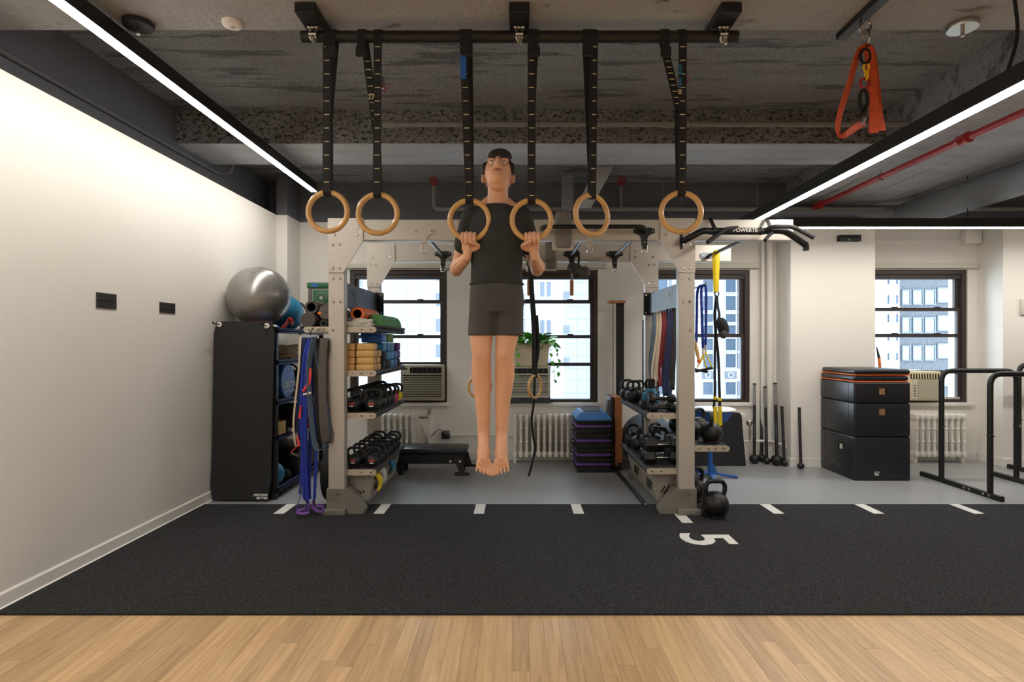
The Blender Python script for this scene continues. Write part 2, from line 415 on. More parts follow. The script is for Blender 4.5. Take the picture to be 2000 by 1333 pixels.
for (px, py, lb) in ((270, 42, 'dark round ceiling canopy above the lamp beside the white wall'), (1880, 46, 'pale round ceiling canopy with a stub beside the hanging cable')):
    Y = 1100 * 1.72 / (CY - py); c = P(px, py, Y)
    r = empty('ceiling_canopy', c, lb, 'canopy')
    mm = 'led_housing' if px < 500 else 'steel'
    MB().lathe([(.001, .0), (.072, .0), (.075, .006), (.075, .022), (.05, .03), (.05, .031)], c - V((0, 0, .031)), 24).build('disc', mm, r)
    MB().cyl(c - V((0, 0, .07)), c - V((0, 0, .03)), .01, 10).build('stub', 'steel', r)
Y = 1100 * 1.72 / (CY - 43); c = P(453, 43, Y)
r = empty('occupancy_sensor', c, 'small round white sensor puck on the concrete ceiling', 'sensor')
MB().lathe([(.001, -.028), (.028, -.028), (.045, -.022), (.05, -.01), (.05, 0)], c, 24).build('housing', 'trim_white', r)
MB().sphere(c - V((0, 0, .026)), (.018, .018, .008), 14, 8).build('lens', 'ac_white', r)
# ---------------------------------------------------------------- pipes
def pipe(name, pts, rad, m, label, fil=.06):
    r = empty(name, pts[0], label, 'pipe'); MB().tube(fillet(pts, fil), rad, 12).build('tube', m, r); return r
pipe('conduit', [(-2.93, -3, 3.055), (-2.93, 5.50, 3.055), (-2.80, 5.52, 3.06), (-2.80, 5.54, 3.31)], .018, 'dark_paint', 'thin dark grey conduit running along the top of the white wall')
r = pipe('ceiling_pipe', [(-1.09, 4.62, 3.19), (3.2, 4.62, 3.19)], .022, 'pipe_grey', 'pale straight pipe crossing in front of the rough beam')
MB().cyl((-1.10, 4.62, 3.19), (-1.0, 4.62, 3.19), .03, 12).build('coupling', 'pipe_grey', r)
MB().cyl((1.2, 4.62, 3.19), (1.3, 4.62, 3.19), .027, 12).build('coupling', 'pipe_grey', r)
for xx in (1.85, 2.95): MB().cyl((xx, 4.62, 3.19), (xx, 4.62, 3.43), .005, 6).build('hanger_rod', 'pipe_grey', r)
r = pipe('ceiling_pipe', [(-.957, 6.5, 3.20), (-.957, 6.5, 2.94), (8, 6.5, 2.94)], .026, 'pipe_grey', 'grey pipe with risers and red valves above the windows')
MB().cyl((1.2, 6.5, 2.94), (1.2, 6.5, 3.2), .022, 12).build('riser', 'pipe_grey', r)
for xx in (-.957, 1.2):
    w = MB(); w.torus((xx, 6.46, 3.255), .045, .008, 'y', 16, 6)
    for k in range(4):
        a = k * math.pi / 2 + .4; w.cyl((xx, 6.46, 3.255), (xx + .045 * math.cos(a), 6.46, 3.255 + .045 * math.sin(a)), .006, 5)
    w.cyl((xx, 6.46, 3.255), (xx, 6.52, 3.255), .012, 8); w.cyl((xx, 6.5, 3.19), (xx, 6.5, 3.27), .015, 8)
    w.build('valve_wheel', 'red_paint', r)
for xx in (1.68, 1.9, 2.77): MB().cyl((xx, 6.5, 2.94), (xx, 6.5, 3.30), .005, 6).build('hanger_rod', 'pipe_grey', r)
r = pipe('sprinkler_pipe', [(3.43, -4, 2.96), (3.43, 6.55, 2.96)], .027, 'red_paint', 'red sprinkler pipe running beside the long lamp')
for yy in (4.32, 6.4):
    MB().cyl((3.43, yy - .05, 2.96), (3.43, yy + .05, 2.96), .042, 12).cyl((3.43, yy, 2.96), (3.36, yy, 2.92), .018, 8).build('coupling', 'red_paint', r)
for yy in (3.4, 5.3): MB().torus((3.43, yy, 2.96), .032, .005, 'y', 16, 6).cyl((3.43, yy, 2.99), (3.43, yy, 3.035), .005, 6).build('pipe_clamp', 'steel', r)
r = empty('ceiling_duct', (4.45, 5, 2.85), 'thick grey round duct slanting under the boarded girder', 'duct')
MB().tube([(4.45, 1.0, 2.85), (4.45, 6.42, 2.85)], .15, 20).build('tube', 'pipe_blue', r)
MB().tube(fillet([(2.9, 6.55, 2.91), (4.2, 6.55, 2.91), (4.45, 6.42, 2.85)], .15), .06, 14).build('branch', 'pipe_blue', r)
for i, (px, py) in enumerate(((748, 168), (1335, 155))):
    Y = 1100 * 1.95 / (CY - py); c = P(px, py, Y)
    r = empty('ceiling_sprinkler', c, ('red ceiling sprinkler with a wheel guard behind the slanting strap marked 27', 'red ceiling sprinkler with a wheel guard behind the strap with blue lettering')[i], 'sprinkler')
    MB().torus(c, .045, .004, 'z', 16, 5).torus(c - V((0, 0, .025)), .03, .004, 'z', 16, 5).build('guard', 'red_paint', r)
    MB().cyl(c - V((0, 0, .02)), c + V((0, 0, .075)), .012, 8).build('body', 'steel', r)
Y = 6.3
r = struct('ceiling_post', bx((XS(1098, Y), Y, 2.9), (XS(1120, Y), Y + .12, 3.30)), 'concrete')
r = struct('ceiling_strut', MB().prism([(XS(1125, Y), 2.88), (XS(1152, Y), 2.88), (1.05, 3.31), (.84, 3.31)], 6.1, 6.22), 'concrete_smooth')
# wall conduit and junction box above the windows
r = empty('wall_conduit', (3.9, 6.66, 2.6), 'thin white conduit ending in a square box above the far window', 'conduit')
MB().cyl((4.03, 6.685, 2.605), (5.3, 6.685, 2.605), .012, 8).build('tube', 'trim_white', r)
MB().box((5.27, 6.6, 2.56), (5.45, 6.70, 2.72), .006).build('junction_box', 'trim_white', r)
r = empty('fuse_box', (3.6, 6.33, 2.55), 'small dark wall box under the lamp on the white pillar', 'box')
MB().box((3.6, 6.28, 2.53), (3.84, 6.34, 2.60), .004).build('body', 'black_metal', r)
MB().cyl((3.7, 6.275, 2.545), (3.7, 6.28, 2.545), .012, 10).build('knob', 'steel', r)
# wall plates
for (a, b, z, h, lb) in ((3.61, 3.79, 1.672, .05, 'larger black wall plate with a crease on the white wall'), (4.25, 4.44, 1.665, .04, 'smaller black wall plate nearer the leaning black mat')):
    r = empty('wall_plate', (XL, (a + b) / 2, z), lb, 'wall plate')
    MB().box((XL, a, z - h), (XL + .006, b, z + h), .002).build('plate', 'foam_black', r, 0)
    MB().box((XL + .005, a + .01, z + (.0 if h > .045 else -.012)), (XL + .0075, b - .01, z + .0015 + (.0 if h > .045 else -.012))).build('crease', 'black_metal', r, 0)
# ---------------------------------------------------------------- windows
YF = 6.77
def window(n, x0, x1, rails, stile_break):
    w = empty('window_%d' % n, (x0, YF, ZW0), kind='structure')
    t = .05
    m = MB()
    m.box((x0, 6.72, ZW0), (x0 + t, 6.84, ZW1)).box((x1 - t, 6.72, ZW0), (x1, 6.84, ZW1))
    m.box((x0 + t, 6.72, ZW1 - t), (x1 - t, 6.84, ZW1)).box((x0 + t, 6.72, ZW0), (x1 - t, 6.84, ZW0 + .035))
    m.build('window_frame', 'frame_dark', w, 0)
    MB().box((x0 + t, 6.74, ZW1 - t - .055), (x1 - t, 6.83, ZW1 - t)).build('head_track', 'frame_dark', w, 0)
    zs = [ZW1 - t - .055] + rails + [ZW0 + .035]
    for i, z in enumerate(rails):
        MB().box((x0 + t, 6.745, z - .02), (x1 - t, 6.805, z + .02)).build('sash_rail', 'frame_dark', w, 0)
        if i < 2:
            for f in (.28, .72):
                MB().box((x0 + (x1 - x0) * f - .035, 6.735, z + .02), (x0 + (x1 - x0) * f + .035, 6.77, z + .032), .004).build('sash_latch', 'black_metal', w)
    for i in range(len(zs) - 1):
        a, b = zs[i + 1] + (.02 if i + 1 < len(zs) - 1 else 0), zs[i] - (.02 if i else 0)
        yo = 6.79 if i == 0 else 6.765
        MB().box((x0 + t, yo - .02, a), (x0 + t + .035, yo + .02, b)).box((x1 - t - (.035 if i else .05), yo - .02, a), (x1 - t, yo + .02, b)).build('sash_stile', 'frame_dark', w, 0)
        MB().box((x0 + t + .03, yo - .003, a - .004), (x1 - t - .03, yo + .003, b + .004)).build('pane', 'glass', w, 0)
    MB().box((x0 - .03, 6.64, ZW1 + .012), (x1 + .09, 6.70, ZW1 + .07), .006).build('shade_rail', 'ac_white', w)
    MB().box((x0 - .04, 6.665, ZW0 - .04), (x1 + .04, 6.72, ZW0), .005).build('window_sill', 'trim_white', w)
    return w
window(1, WIN[0][0], WIN[0][1], [ZS(590, YF), ZS(658, YF), ZS(711, YF)], 0)
window(2, WIN[1][0], WIN[1][1], [ZS(590, YF), ZS(658, YF), ZS(712, YF)], 0)
window(3, WIN[2][0], WIN[2][1], [ZS(656, YF)], 0)
window(4, WIN[3][0], WIN[3][1], [ZS(605, YF), ZS(656, YF), ZS(727, YF)], 0)
# ---------------------------------------------------------------- outside
def building(name, x0, x1, z0, z1, Y, depth, wallm, label):
    b = empty(name, (x0, Y, z0), label, 'building')
    MB().box((x0, Y, z0), (x1, Y + depth, z1)).build('wall', wallm, b, 0); return b
WPROTO = {}
def bwin(b, px0, px1, py0, py1, Y, gm='facade_glass', fm='facade_white', fw=.12, mull=0):
    w, h = (px1 - px0) * Y / F, (py1 - py0) * Y / F
    loc = V((XS(px0, Y), Y, ZS(py1, Y))); key = (round(w, 2), round(h, 2), gm, fm, Y, mull)
    if key not in WPROTO:
        m = MB(); e = .08
        m.box(loc + V((0, -e, 0)), loc + V((fw, e, h))).box(loc + V((w - fw, -e, 0)), loc + V((w, e, h)))
        m.box(loc + V((fw, -e, 0)), loc + V((w - fw, e, fw))).box(loc + V((fw, -e, h - fw)), loc + V((w - fw, e, h)))
        for k in range(mull): m.box(loc + V((w * (k + 1) / (mull + 1) - fw / 2, -e, fw)), loc + V((w * (k + 1) / (mull + 1) + fw / 2, e, h - fw)))
        f = m.build('window', fm, b, 0)
        p = MB().box(loc + V((fw, -.03, fw)), loc + V((w - fw, .03, h - fw))).build('pane', gm, f, 0)
        WPROTO[key] = (f, p, loc)
    else:
        f0, p0, l0 = WPROTO[key]; d = loc - l0
        f = inst(f0, b, d + (org(f0) - org(b))); p = inst(p0, f, (0, 0, 0))
    return f
YA = 50
bA = building('stone_building', XS(520, YA), XS(1214, YA), -30, 34, YA, 12, 'facade_white', 'pale stone tower with square cladding panels seen through the two window panes by the plant')
pan = None
for i in range(21):
    for j in range(11):
        px0, py0 = 668 + i * 25.5, 528 + j * 24
        if 1040 < px0 + 12 < 1092 or 846 < px0 + 12 < 872 or 690 < px0 + 12 < 716: continue
        c = V((XS(px0, YA), YA, ZS(py0 + 24, YA)))
        if pan is None:
            pan = MB().box(c + V((.03, -.06, .03)), c + V((25.5 * YA / F - .03, .02, 24 * YA / F - .03))).build('cladding_panel', 'facade_panel', bA, 0); c0 = c
        else: inst(pan, bA, c - c0)
for py0 in (547, 622, 697): bwin(bA, 1051, 1080, py0, py0 + 37, YA, fw=.18, mull=1)
for py0 in (520, 570, 620, 670, 720): bwin(bA, 848, 870, py0, py0 + 32, YA, fw=.15); bwin(bA, 1014, 1030, py0, py0 + 32, YA, fw=.15)
for py0 in (545, 580, 615, 650, 685): bwin(bA, 694, 712, py0, py0 + 20, YA, 'facade_grey', fw=.15)
for py0 in (571, 637, 700):
    for k in range(6): MB().box((XS(1099, YA), YA - .12, ZS(py0 + k * 3, YA)), (XS(1112, YA), YA - .06, ZS(py0 + k * 3, YA) + .05)).build('vent_slat', 'facade_grey', bA, 0)
YBb = 45
bB = building('grid_building', XS(1252, YBb), XS(1600, YBb), -30, 34, YBb, 12, 'facade_white', 'office tower with a grid of blue windows and round ornaments seen behind the yellow strap')
for i in range(6):
    px0 = 1238 + i * 44.3 + 0
    for (a, b) in ((505, 538), (543, 573), (577, 608), (612, 631), (634, 655), (660, 686), (690, 720), (745, 773), (777, 800)):
        bwin(bB, px0, px0 + 23, a, b, YBb, fw=.07, fm='facade_white')
        MB().box((XS(px0 + 25, YBb), YBb - .1, ZS(b, YBb)), (XS(px0 + 29, YBb), YBb + .02, ZS(a, YBb))).build('stone_strip', 'facade_grey', bB, 0)
    c = P(px0 + 11.5, 733, YBb)
    f = MB().box(c + V((-.48, -.06, -.3)), c + V((.48, .04, .3))).build('ornament_panel', 'facade_grey', bB, 0)
    MB().torus(c + V((0, -.1, 0)), .2, .05, 'y', 18, 6).build('ornament_ring', 'facade_white', f)
YD = 26
bD = building('plain_building', XS(1640, YD), XS(1757, YD), -20, 30, YD, 3.2, 'facade_white', 'plain white building with small windows behind the stacked black boxes')
for (a, b) in ((515, 530), (545, 558), (575, 596), (612, 632), (650, 668), (688, 706)):
    for px0 in (1728, 1745): bwin(bD, px0, px0 + 9.5, a, b, YD, 'facade_glass', fw=.05)
YE = 29.5
bE = building('brick_building', XS(1752, YE), XS(1990, YE), -20, 30, YE, 3.2, 'facade_brick', 'grey brick building with wide horizontal windows beyond the parallel bars')
for (a, b) in ((505, 540), (566, 596), (620, 651), (675, 705), (730, 760)):
    for (p0, p1) in ((1760, 1778), (1781, 1802), (1804, 1826), (1829, 1856), (1862, 1890)):
        bwin(bE, p0, p1, a - (4 if p0 > 1827 else 0), b - (4 if p0 > 1827 else 0), YE, 'facade_glass_light', 'facade_grey', .06)
MB().box((XS(600, 60), 14, -30.2), (XS(1900, 60), 60, -30)).build('street', 'facade_grey', None, 0, kind='structure')
# ---------------------------------------------------------------- air conditioners, plant, radiators
def aircon(x0, x1, z0, z1, body, label, panel='top', led_c='green'):
    r = empty('air_conditioner', ((x0 + x1) / 2, 6.66, z0), label, 'air conditioner')
    yf = 6.62; W = x1 - x0; Hh = z1 - z0
    MB().box((x0, yf, z0), (x1, 7.1, z1), .012).build('case', body, r)
    ph = Hh * .16
    MB().box((x0 + W * .22, yf - .006, z1 - ph - .03), (x1 - .03, yf + .002, z1 - .03), .002).build('control_panel', 'dark_gap', r, 0)
    for k in range(6): MB().box((x0 + W * (.26 + .115 * k), yf - .01, z1 - ph - .022), (x0 + W * (.262 + .115 * k) + .012, yf - .003, z1 - .038)).build('vane', 'steel_dark', r, 0)
    MB().box((x0 + .03, yf - .004, z1 - .06), (x0 + W * .16, yf + .002, z1 - .035), .001).build('display', 'green_dark', r, 0)
    MB().box((x0 + .025, yf - .002, z0 + .03), (x1 - .025, yf + .001, z1 - ph - .05)).build('grille_back', 'dark_gap', r, 0)
    n = 13; h0, h1 = z0 + .034, z1 - ph - .056
    for k in range(n):
        z = h0 + (h1 - h0) * k / n
        MB().box((x0 + .025, yf - .011, z), (x1 - .025, yf - .001, z + (h1 - h0) / n * .52)).build('slat', body, r, 0)
    return r
aircon(XS(782, 6.62), XS(867, 6.62), ZS(783, 6.62), ZS(713, 6.62), 'ac_beige', 'beige window air conditioner beside the two-column shelf of kettlebells')
aircon(XS(985, 6.62), XS(1075, 6.62), ZS(778, 6.62), ZS(715, 6.62), 'ac_white', 'white window air conditioner under the planter')
MB().box((WIN[1][0] + .05, 6.78, ZW0 + .03), (XS(982, 6.8), 6.81, ZS(712, YF) - .02)).build('side_panel', 'ac_white', bpy.data.objects['window_2'], 0)
MB().box((XS(870, 6.8) , 6.78, ZW0 + .03), (WIN[0][1] - .05, 6.81, ZS(711, YF) - .02)).build('side_panel', 'frame_dark', bpy.data.objects['window_1'], 0)
r = empty('stone_slab', (.2, 6.6, .69), 'speckled grey stone slab under the white air conditioner', 'slab')
MB().box((XS(985, 6.62), 6.60, ZW0), (XS(1076, 6.62), 6.8, ZS(778.5, 6.62)), .004).build('slab', 'facade_brick', r)
# far air conditioner
r = empty('air_conditioner', (4.9, 6.62, .72), 'cream window air conditioner beside the stacked black boxes', 'air conditioner')
x0, x1, z0, z1 = XS(1745, 6.62), XS(1838, 6.62), ZS(783, 6.62), ZS(726, 6.62)
MB().box((x0, 6.62, z0), (x1, 7.1, z1), .01).build('case', 'ac_cream', r)
MB().box((x0 + .2, 6.612, z1 - .085), (x1 - .02, 6.622, z1 - .025)).build('vent_back', 'dark_gap', r, 0)
for k in range(11): MB().box((x0 + .21 + k * .032, 6.606, z1 - .085), (x0 + .222 + k * .032, 6.616, z1 - .025)).build('vent_slat', 'ac_cream', r, 0)
MB().box((x0 + .22, 6.605, z0 + .02), (x0 + .265, 6.622, z1 - .1), .003).build('control_strip', 'ac_white', r, 0)
for k in range(5): MB().box((x0 + .232, 6.602, z0 + .05 + k * .03), (x0 + .252, 6.608, z0 + .062 + k * .03)).build('button', 'dark_gap', r, 0)
MB().box((x0 + .285, 6.612, z0 + .02), (x1 - .02, 6.622, z1 - .1), .003).build('grille', 'ac_beige', r, 0)
MB().box((x1, 6.74, ZW0 + .035), (WIN[3][1] - .06, 6.76, ZW0 + .06)).build('sill_bar', 'ac_white', bpy.data.objects['window_4'], 0)
# planter
def leafmesh(L, W):
    m = MB(); pr = [(0, 0), (.15, .35), (.4, .5), (.7, .34), (1, 0)]
    up = [(a * L, w * W) for a, w in pr]
    vs = [V((a, w, -.25 * L * (a / L) ** 2 + .0)) for a, w in up] + [V((a, -w, -.25 * L * (a / L) ** 2)) for a, w in up[1:-1]][::-1]
    mid = [V((a, 0, -.25 * L * (a / L) ** 2 - .12 * W)) for a, w in up[1:-1]]
    m._faces(vs + mid, [(0, 1, 8), (1, 2, 9, 8), (2, 3, 10, 9), (3, 4, 10), (0, 8, 7), (7, 8, 9, 6), (6, 9, 10, 5), (5, 10, 4)])
    return m
pl = empty('potted_plant', P(1040, 715, 6.66), 'leafy green pothos in a cream planter on the white air conditioner', 'plant')
zb, zt = ZS(715, 6.62), ZS(671, 6.62); xa, xb = XS(1000, 6.62), XS(1074, 6.62)
m = MB(); vs = []
for (z, e, ya, yb) in ((zb, .03, 6.60, 6.74), (zt - .05, .01, 6.575, 6.755), (zt - .05, -.006, 6.565, 6.765), (zt, -.01, 6.56, 6.77)):
    vs += [V((xa + e, ya, z)), V((xb - e, ya, z)), V((xb - e, yb, z)), V((xa + e, yb, z))]
m._faces(vs, [(0, 1, 2, 3)] + [(4 * i + k, 4 * i + (k + 1) % 4, 4 * i + 4 + (k + 1) % 4, 4 * i + 4 + k) for i in range(3) for k in range(4)] + [(12, 13, 14, 15)])
m.build('trough', 'planter', pl, 30)
MB().box((xa - .004, 6.562, zt - .004), (xb + .004, 6.768, zt + .008), .003).build('rim', 'soil', pl)
proto = None
for i in range(96):
    px = random.uniform(1004, 1078); X0 = XS(px, 6.6); Y0 = random.uniform(6.53, 6.76)
    z0_ = zt + random.uniform(.0, .13) * (1 - .45 * abs((px - 1043) / 38)); az = random.uniform(0, 6.28); s = random.uniform(.9, 1.7)
    lm_ = leafmesh(.085, .062)
    if proto is None:
        for v in lm_.bm.verts: v.co += org(pl)
        lf = proto = lm_.build('leaf', 'leaf', pl, 60)
    else: lf = inst(proto, pl)
    lf.location = V((X0, Y0, z0_)) - org(pl); lf.rotation_euler = (random.uniform(-.4, .5), random.uniform(-.5, .6), az); lf.scale = (s, s, s)
MB_ = MB()
for (px, ys, drop, dx) in ((1072, 6.56, .42, .10), (1008, 6.55, .5, -.02), (1086, 6.6, .3, .03), (1040, 6.55, .2, .02)):
    pts = smoothpath([P(px - 8, 668, ys), P(px, 675, ys - .01), P(px + 3, 690, ys - .02), P(px + 3 + dx * 80, 690 + drop * 80, ys), P(px + 1 + dx * 100, 690 + drop * 166, ys)], 4)
    MB_.tube(pts, .0025, 4)
    for k in range(5):
        q = pts[6 + k * 2 if 6 + k * 2 < len(pts) else -1]; lf = inst(proto, pl); lf.location = q - org(pl)
        lf.rotation_euler = (random.uniform(-.3, .3), random.uniform(.5, 1.2), random.uniform(3.6, 5.8)); s = random.uniform(.5, .85); lf.scale = (s, s, s)
MB_.build('vines', 'leaf', pl)
# radiators
RSEC = None
def radiator(x0, x1, y, z0, z1, label):
    r = empty('radiator', (x0, y, 0), label, 'radiator'); n = max(2, round((x1 - x0) / .067)); p = (x1 - x0) / n
    s0 = None
    for k in range(n):
        xx = x0 + p * (k + .5)
        if s0 is None:
            m = MB()
            for yo in (-.055, .055):
                m.tube(fillet([(xx, y + yo, z0 + .05), (xx, y + yo, z1 - .04)], .02), .0155, 8)
            m.box((xx - .024, y - .075, z1 - .075), (xx + .024, y + .075, z1), .018)
            m.box((xx - .024, y - .075, z0), (xx + .024, y + .075, z0 + .07), .018)
            m.box((xx - .013, y - .062, z0 + .06), (xx + .013, y + .062, z1 - .06), .006)
            for zz in (.36, .66): m.sphere((xx, y - .06, z0 + (z1 - z0) * zz), (.02, .016, .02), 8, 6)
            s0 = m.build('section', 'radiator', r)
        else: inst(s0, r, (p * k, 0, 0))
    MB().cyl((x0 + .01, y, z0 + .035), (x1 - .01, y, z0 + .035), .02, 8).cyl((x0 + .01, y, z1 - .035), (x1 - .01, y, z1 - .035), .018, 8).build('header', 'radiator', r)
    for xx in (x0 + p * .5, x1 - p * .5): MB().box((xx - .018, y - .05, 0), (xx + .018, y + .05, z0 + .03), .006).build('foot', 'radiator', r)
    return r
radiator(-1.66, -1.17, 6.56, .07, .57, 'white column radiator beside the low black bench')
r = radiator(-.06, .69, 6.56, .07, .57, 'white column radiator beside the stacked step platforms')
radiator(4.58, 5.2, 6.56, .07, .57, 'white column radiator behind the parallel bars')
r = radiator(2.2, 2.66, 6.60, .07, .57, 'white column radiator behind the leaning black board')
r = empty('floor_pipe', (-1.05, 6.6, 0), 'white vertical heating pipe with a valve beside a short radiator', 'pipe')
MB().cyl((-1.03, 6.6, 0), (-1.03, 6.6, .56), .016, 10).build('tube', 'radiator', r)
MB().cyl((-1.03, 6.6, .55), (-1.03, 6.6, .62), .022, 10).cyl((-1.03, 6.6, .52), (-1.15, 6.58, .52), .012, 8).build('valve', 'steel', r)
r = empty('wall_outlet', (-.83, 6.69, .31), 'grey outlet box with a cord and conduit on the white wall', 'outlet')
MB().box((XS(863, 6.66), 6.65, ZS(858, 6.66)), (XS(878, 6.66), 6.70, ZS(842, 6.66)), .005).build('box', 'steel_dark', r)
MB().tube(smoothpath([P(868, 846, 6.64), P(858, 839, 6.62), P(845, 850, 6.62), P(832, 866, 6.62), P(812, 869, 6.63)], 6), .007, 6).build('cord', 'pipe_grey', r)
MB().cyl(P(878, 851, 6.685), P(1006, 851, 6.685), .008, 8).build('conduit', 'trim_white', r)
# vertical heating pipes by the pillar
for px, lb in ((1489, 'thin white vertical pipe beside the window nearest the maces'), (1503, 'thick white vertical pipe in the corner beside the pillar')):
    r = empty('wall_pipe', (XS(px, 6.66), 6.66, 0), lb, 'pipe')
    MB().cyl((XS(px, 6.66), 6.655, 0), (XS(px, 6.66), 6.655, 2.8), .022 if px < 1495 else .04, 12).build('tube', 'white_paint', r)
    MB().lathe([(.03, 0), (.055, 0), (.055, .02), (.03, .03)], (XS(px, 6.66), 6.655, 0), 14).build('collar', 'trim_white', r)
r = empty('floor_pipe', (2.75, 6.6, .3), 'white horizontal heating pipe with elbows behind the maces', 'pipe')
MB().tube(fillet([P(1455, 862, 6.6), P(1510, 862, 6.6), P(1538, 874, 6.45)], .05), .016, 10).build('tube', 'trim_white', r)
MB().sphere(P(1538, 874, 6.45), .028, 10, 8).build('cap', 'trim_white', r)
MB().sphere(P(1464, 826, 6.5), (.04, .03, .04), 10, 8).cyl(P(1464, 826, 6.5), P(1464, 862, 6.6), .014, 8).build('valve', 'steel', r)
# ---------------------------------------------------------------- the steel rack
Y0r, Y1r, Y2r, Y3r = 4.564, 4.645, 5.75, 5.83
LX0, LX1, RX0, RX1 = -1.53, -1.40, 1.31, 1.44
ZT, ZBm = 2.40, 2.226
rk = empty('training_rack', (0, Y0r, 0), 'large beige steel training rack with posts, cross beams, shelves and pull-up bars', 'rack')
def bolts(mb, pts, y, rad=.011, d=-1):
    for (x, z) in pts:
        mb.lathe([(rad, 0), (rad, .003), (rad * .6, .008), (rad * .45, .008), (rad * .4, .004)], (x, y, z), 10, 'y') if d > 0 else \
            mb.lathe([(rad, 0), (rad, -.003), (rad * .6, -.008), (rad * .45, -.008), (rad * .4, -.004)], (x, y, z), 10, 'y')
    return mb
def gusset(x_out, sgn, yf, zt=ZT + .004):
    """plate at a corner: outer edge x_out, reaching inward by sgn"""
    poly = [(x_out, zt), (x_out + sgn * .283, zt), (x_out + sgn * .283, ZBm - .005), (x_out + sgn * .13, 1.972), (x_out + sgn * .122, 1.965), (x_out, 1.965)]
    g = MB().prism(poly, yf - .012, yf).build('gusset_plate', 'rack_beige', rk, 0)
    mb = MB()
    bolts(mb, [(x_out + sgn * a, b) for a, b in ((.055, 2.27), (.04, 2.19), (.095, 2.19), (.04, 2.0), (.095, 2.0), (.235, 2.33), (.235, 2.27), (.04, 1.915), (.095, 1.915), (.04, 1.73), (.095, 1.73))][:7], yf - .012)
    bolts(mb, [(x_out + sgn * a, b) for a, b in ((.04, 1.915), (.095, 1.915), (.04, 1.73), (.095, 1.73), (.035, 1.5))], yf)
    mb.build('bolts', 'steel', g)
for (xa, xb, sg) in ((LX0, LX1, 1), (RX1, RX0, -1)):
    lo, hi = min(xa, xb), max(xa, xb)
    for (ya, yb) in ((Y0r, Y1r), (Y2r, Y3r)):
        p = MB().box((lo, ya, .02), (hi, yb, ZT - .002), .004, 1).build('post', 'rack_beige', rk, 30)
        gusset(xa, sg, ya)
    # boots
    for ya, yb in ((Y0r, Y1r), (Y2r, Y3r)):
        ov = .012; zf = .012 if ya == Y0r else 0
        poly = [(xa - sg * ov, zf), (xa - sg * ov, .213), (xb + sg * .03, .213), (xb + sg * .165, .045), (xb + sg * .16, zf)]
        b = MB().prism(poly, ya - ov, yb + ov).build('boot', 'rack_boot', rk, 30)
        MB().box((min(xa - sg * .035, xb + sg * .02), ya - .06, zf), (max(xa - sg * .035, xb + sg * .02), ya - ov, .06), .006).build('toe_plate', 'rack_boot', b, 30)
        if ya == Y0r:
            text('embossed_letters', 'GYM\nRAX', .04, 'rack_boot', ((xa + xb) / 2 - .01, ya - ov - .001, .155), FRONT, b, .0025, 1.1, .001)
MB().box((LX0 + .02, Y0r + .001, ZBm), (2.24, Y1r - .01, ZT - .004), .004, 1).build('front_beam', 'rack_beige', rk, 30)
MB().box((LX0 + .02, Y2r + .001, ZBm), (2.185, Y3r - .01, ZT - .004), .004, 1).build('rear_beam', 'rack_beige', rk, 30)
for (xa, xb, ya, yb, za, zb) in ((.312, .44, Y0r - .03, Y1r + .03, ZS(484, 4.56), ZS(414, 4.56)), (.29, .39, Y2r - .03, Y3r + .03, 2.15, 2.44)):
    j = MB().box((xa, ya, za), (xb, yb, zb), .018, 2).build('beam_joint', 'rack_boot', rk, 40)
    MB().box((xa - .03, ya + .035, za - .02), (xb + .02, ya + .05, ZBm + .03), .01).build('joint_flange', 'rack_beige', j, 40)
    if ya < 5: text('embossed_letters', 'X', .1, 'rack_boot', ((xa + xb) / 2, ya - .001, ZS(458, 4.56)), FRONT, j, .002, 1.1, .002)
# depth pull bars with T-shaped brackets
def tplate(x, y, zc, m, hang=True):
    """T-bracket on the camera side of a beam: wide head, narrow tongue with a shackle"""
    poly = [(-.085, .0), (-.085, .03), (-.05, .045), (.05, .045), (.085, .03), (.085, .0), (.05, -.012), (.03, -.03), (.024, -.05), (.024, -.13), (-.024, -.13), (-.024, -.05), (-.03, -.03), (-.05, -.012)]
    g = MB().prism([(x + a, zc + b) for a, b in poly], y - .008, y).build('bar_bracket', m, rk, 0)
    bolts(MB(), [(x - .066, zc + .016), (x + .066, zc + .016), (x, zc - .075)], y - .008, .009).build('bolts', 'steel', g)
    MB().tube(fillet([(x - .02, y - .014, zc - .105), (x - .022, y - .014, zc - .165), (x + .022, y - .014, zc - .165), (x + .02, y - .014, zc - .105)], .02), .005, 6).build('shackle', 'steel', g)
for xx in (-.755, .12, .555, .995):
    MB().cyl((xx, Y1r - .02, 2.285), (xx, Y2r + .01, 2.285), .0165, 10).build('pull_bar', 'steel_dark', rk)
    tplate(xx, Y2r, 2.285, 'black_metal')
for xx, mm in ((-.755, 'rack_beige'), (.14, 'rack_beige'), (.585, 'rack_beige'), (1.03, 'black_metal')): tplate(xx, Y0r, 2.285, mm)
MB().cyl((1.96, Y1r - .02, 2.285), (1.96, Y2r + .01, 2.285), .0165, 10).build('pull_bar', 'steel_dark', rk)
g = MB().prism([(1.96 + a, 2.285 + b) for a, b in ((-.09, -.018), (-.075, -.028), (.075, -.028), (.09, -.018), (.09, .018), (.075, .028), (-.075, .028), (-.09, .018))], Y2r - .009, Y2r).build('bar_bracket', 'steel_dark', rk, 0)
bolts(MB(), [(1.89, 2.285), (2.03, 2.285)], Y2r - .009, .01).build('bolts', 'steel', g)
# taped grip bar in front of the beam
zg = ZS(443, 4.44)
g = MB().tube(fillet([(.20, Y0r, zg), (.20, 4.44, zg), (1.01, 4.44, zg), (1.03, Y0r - .005, zg - .02)], .05), .0165, 10).build('grip_bar', 'iron', rk)
mb = MB()
for k in range(30): mb.torus((.38 + k * .02, 4.44, zg), .017, .0022 if k % 3 else .004, 'x', 10, 4)
mb.build('grip_tape', 'black_metal', g)
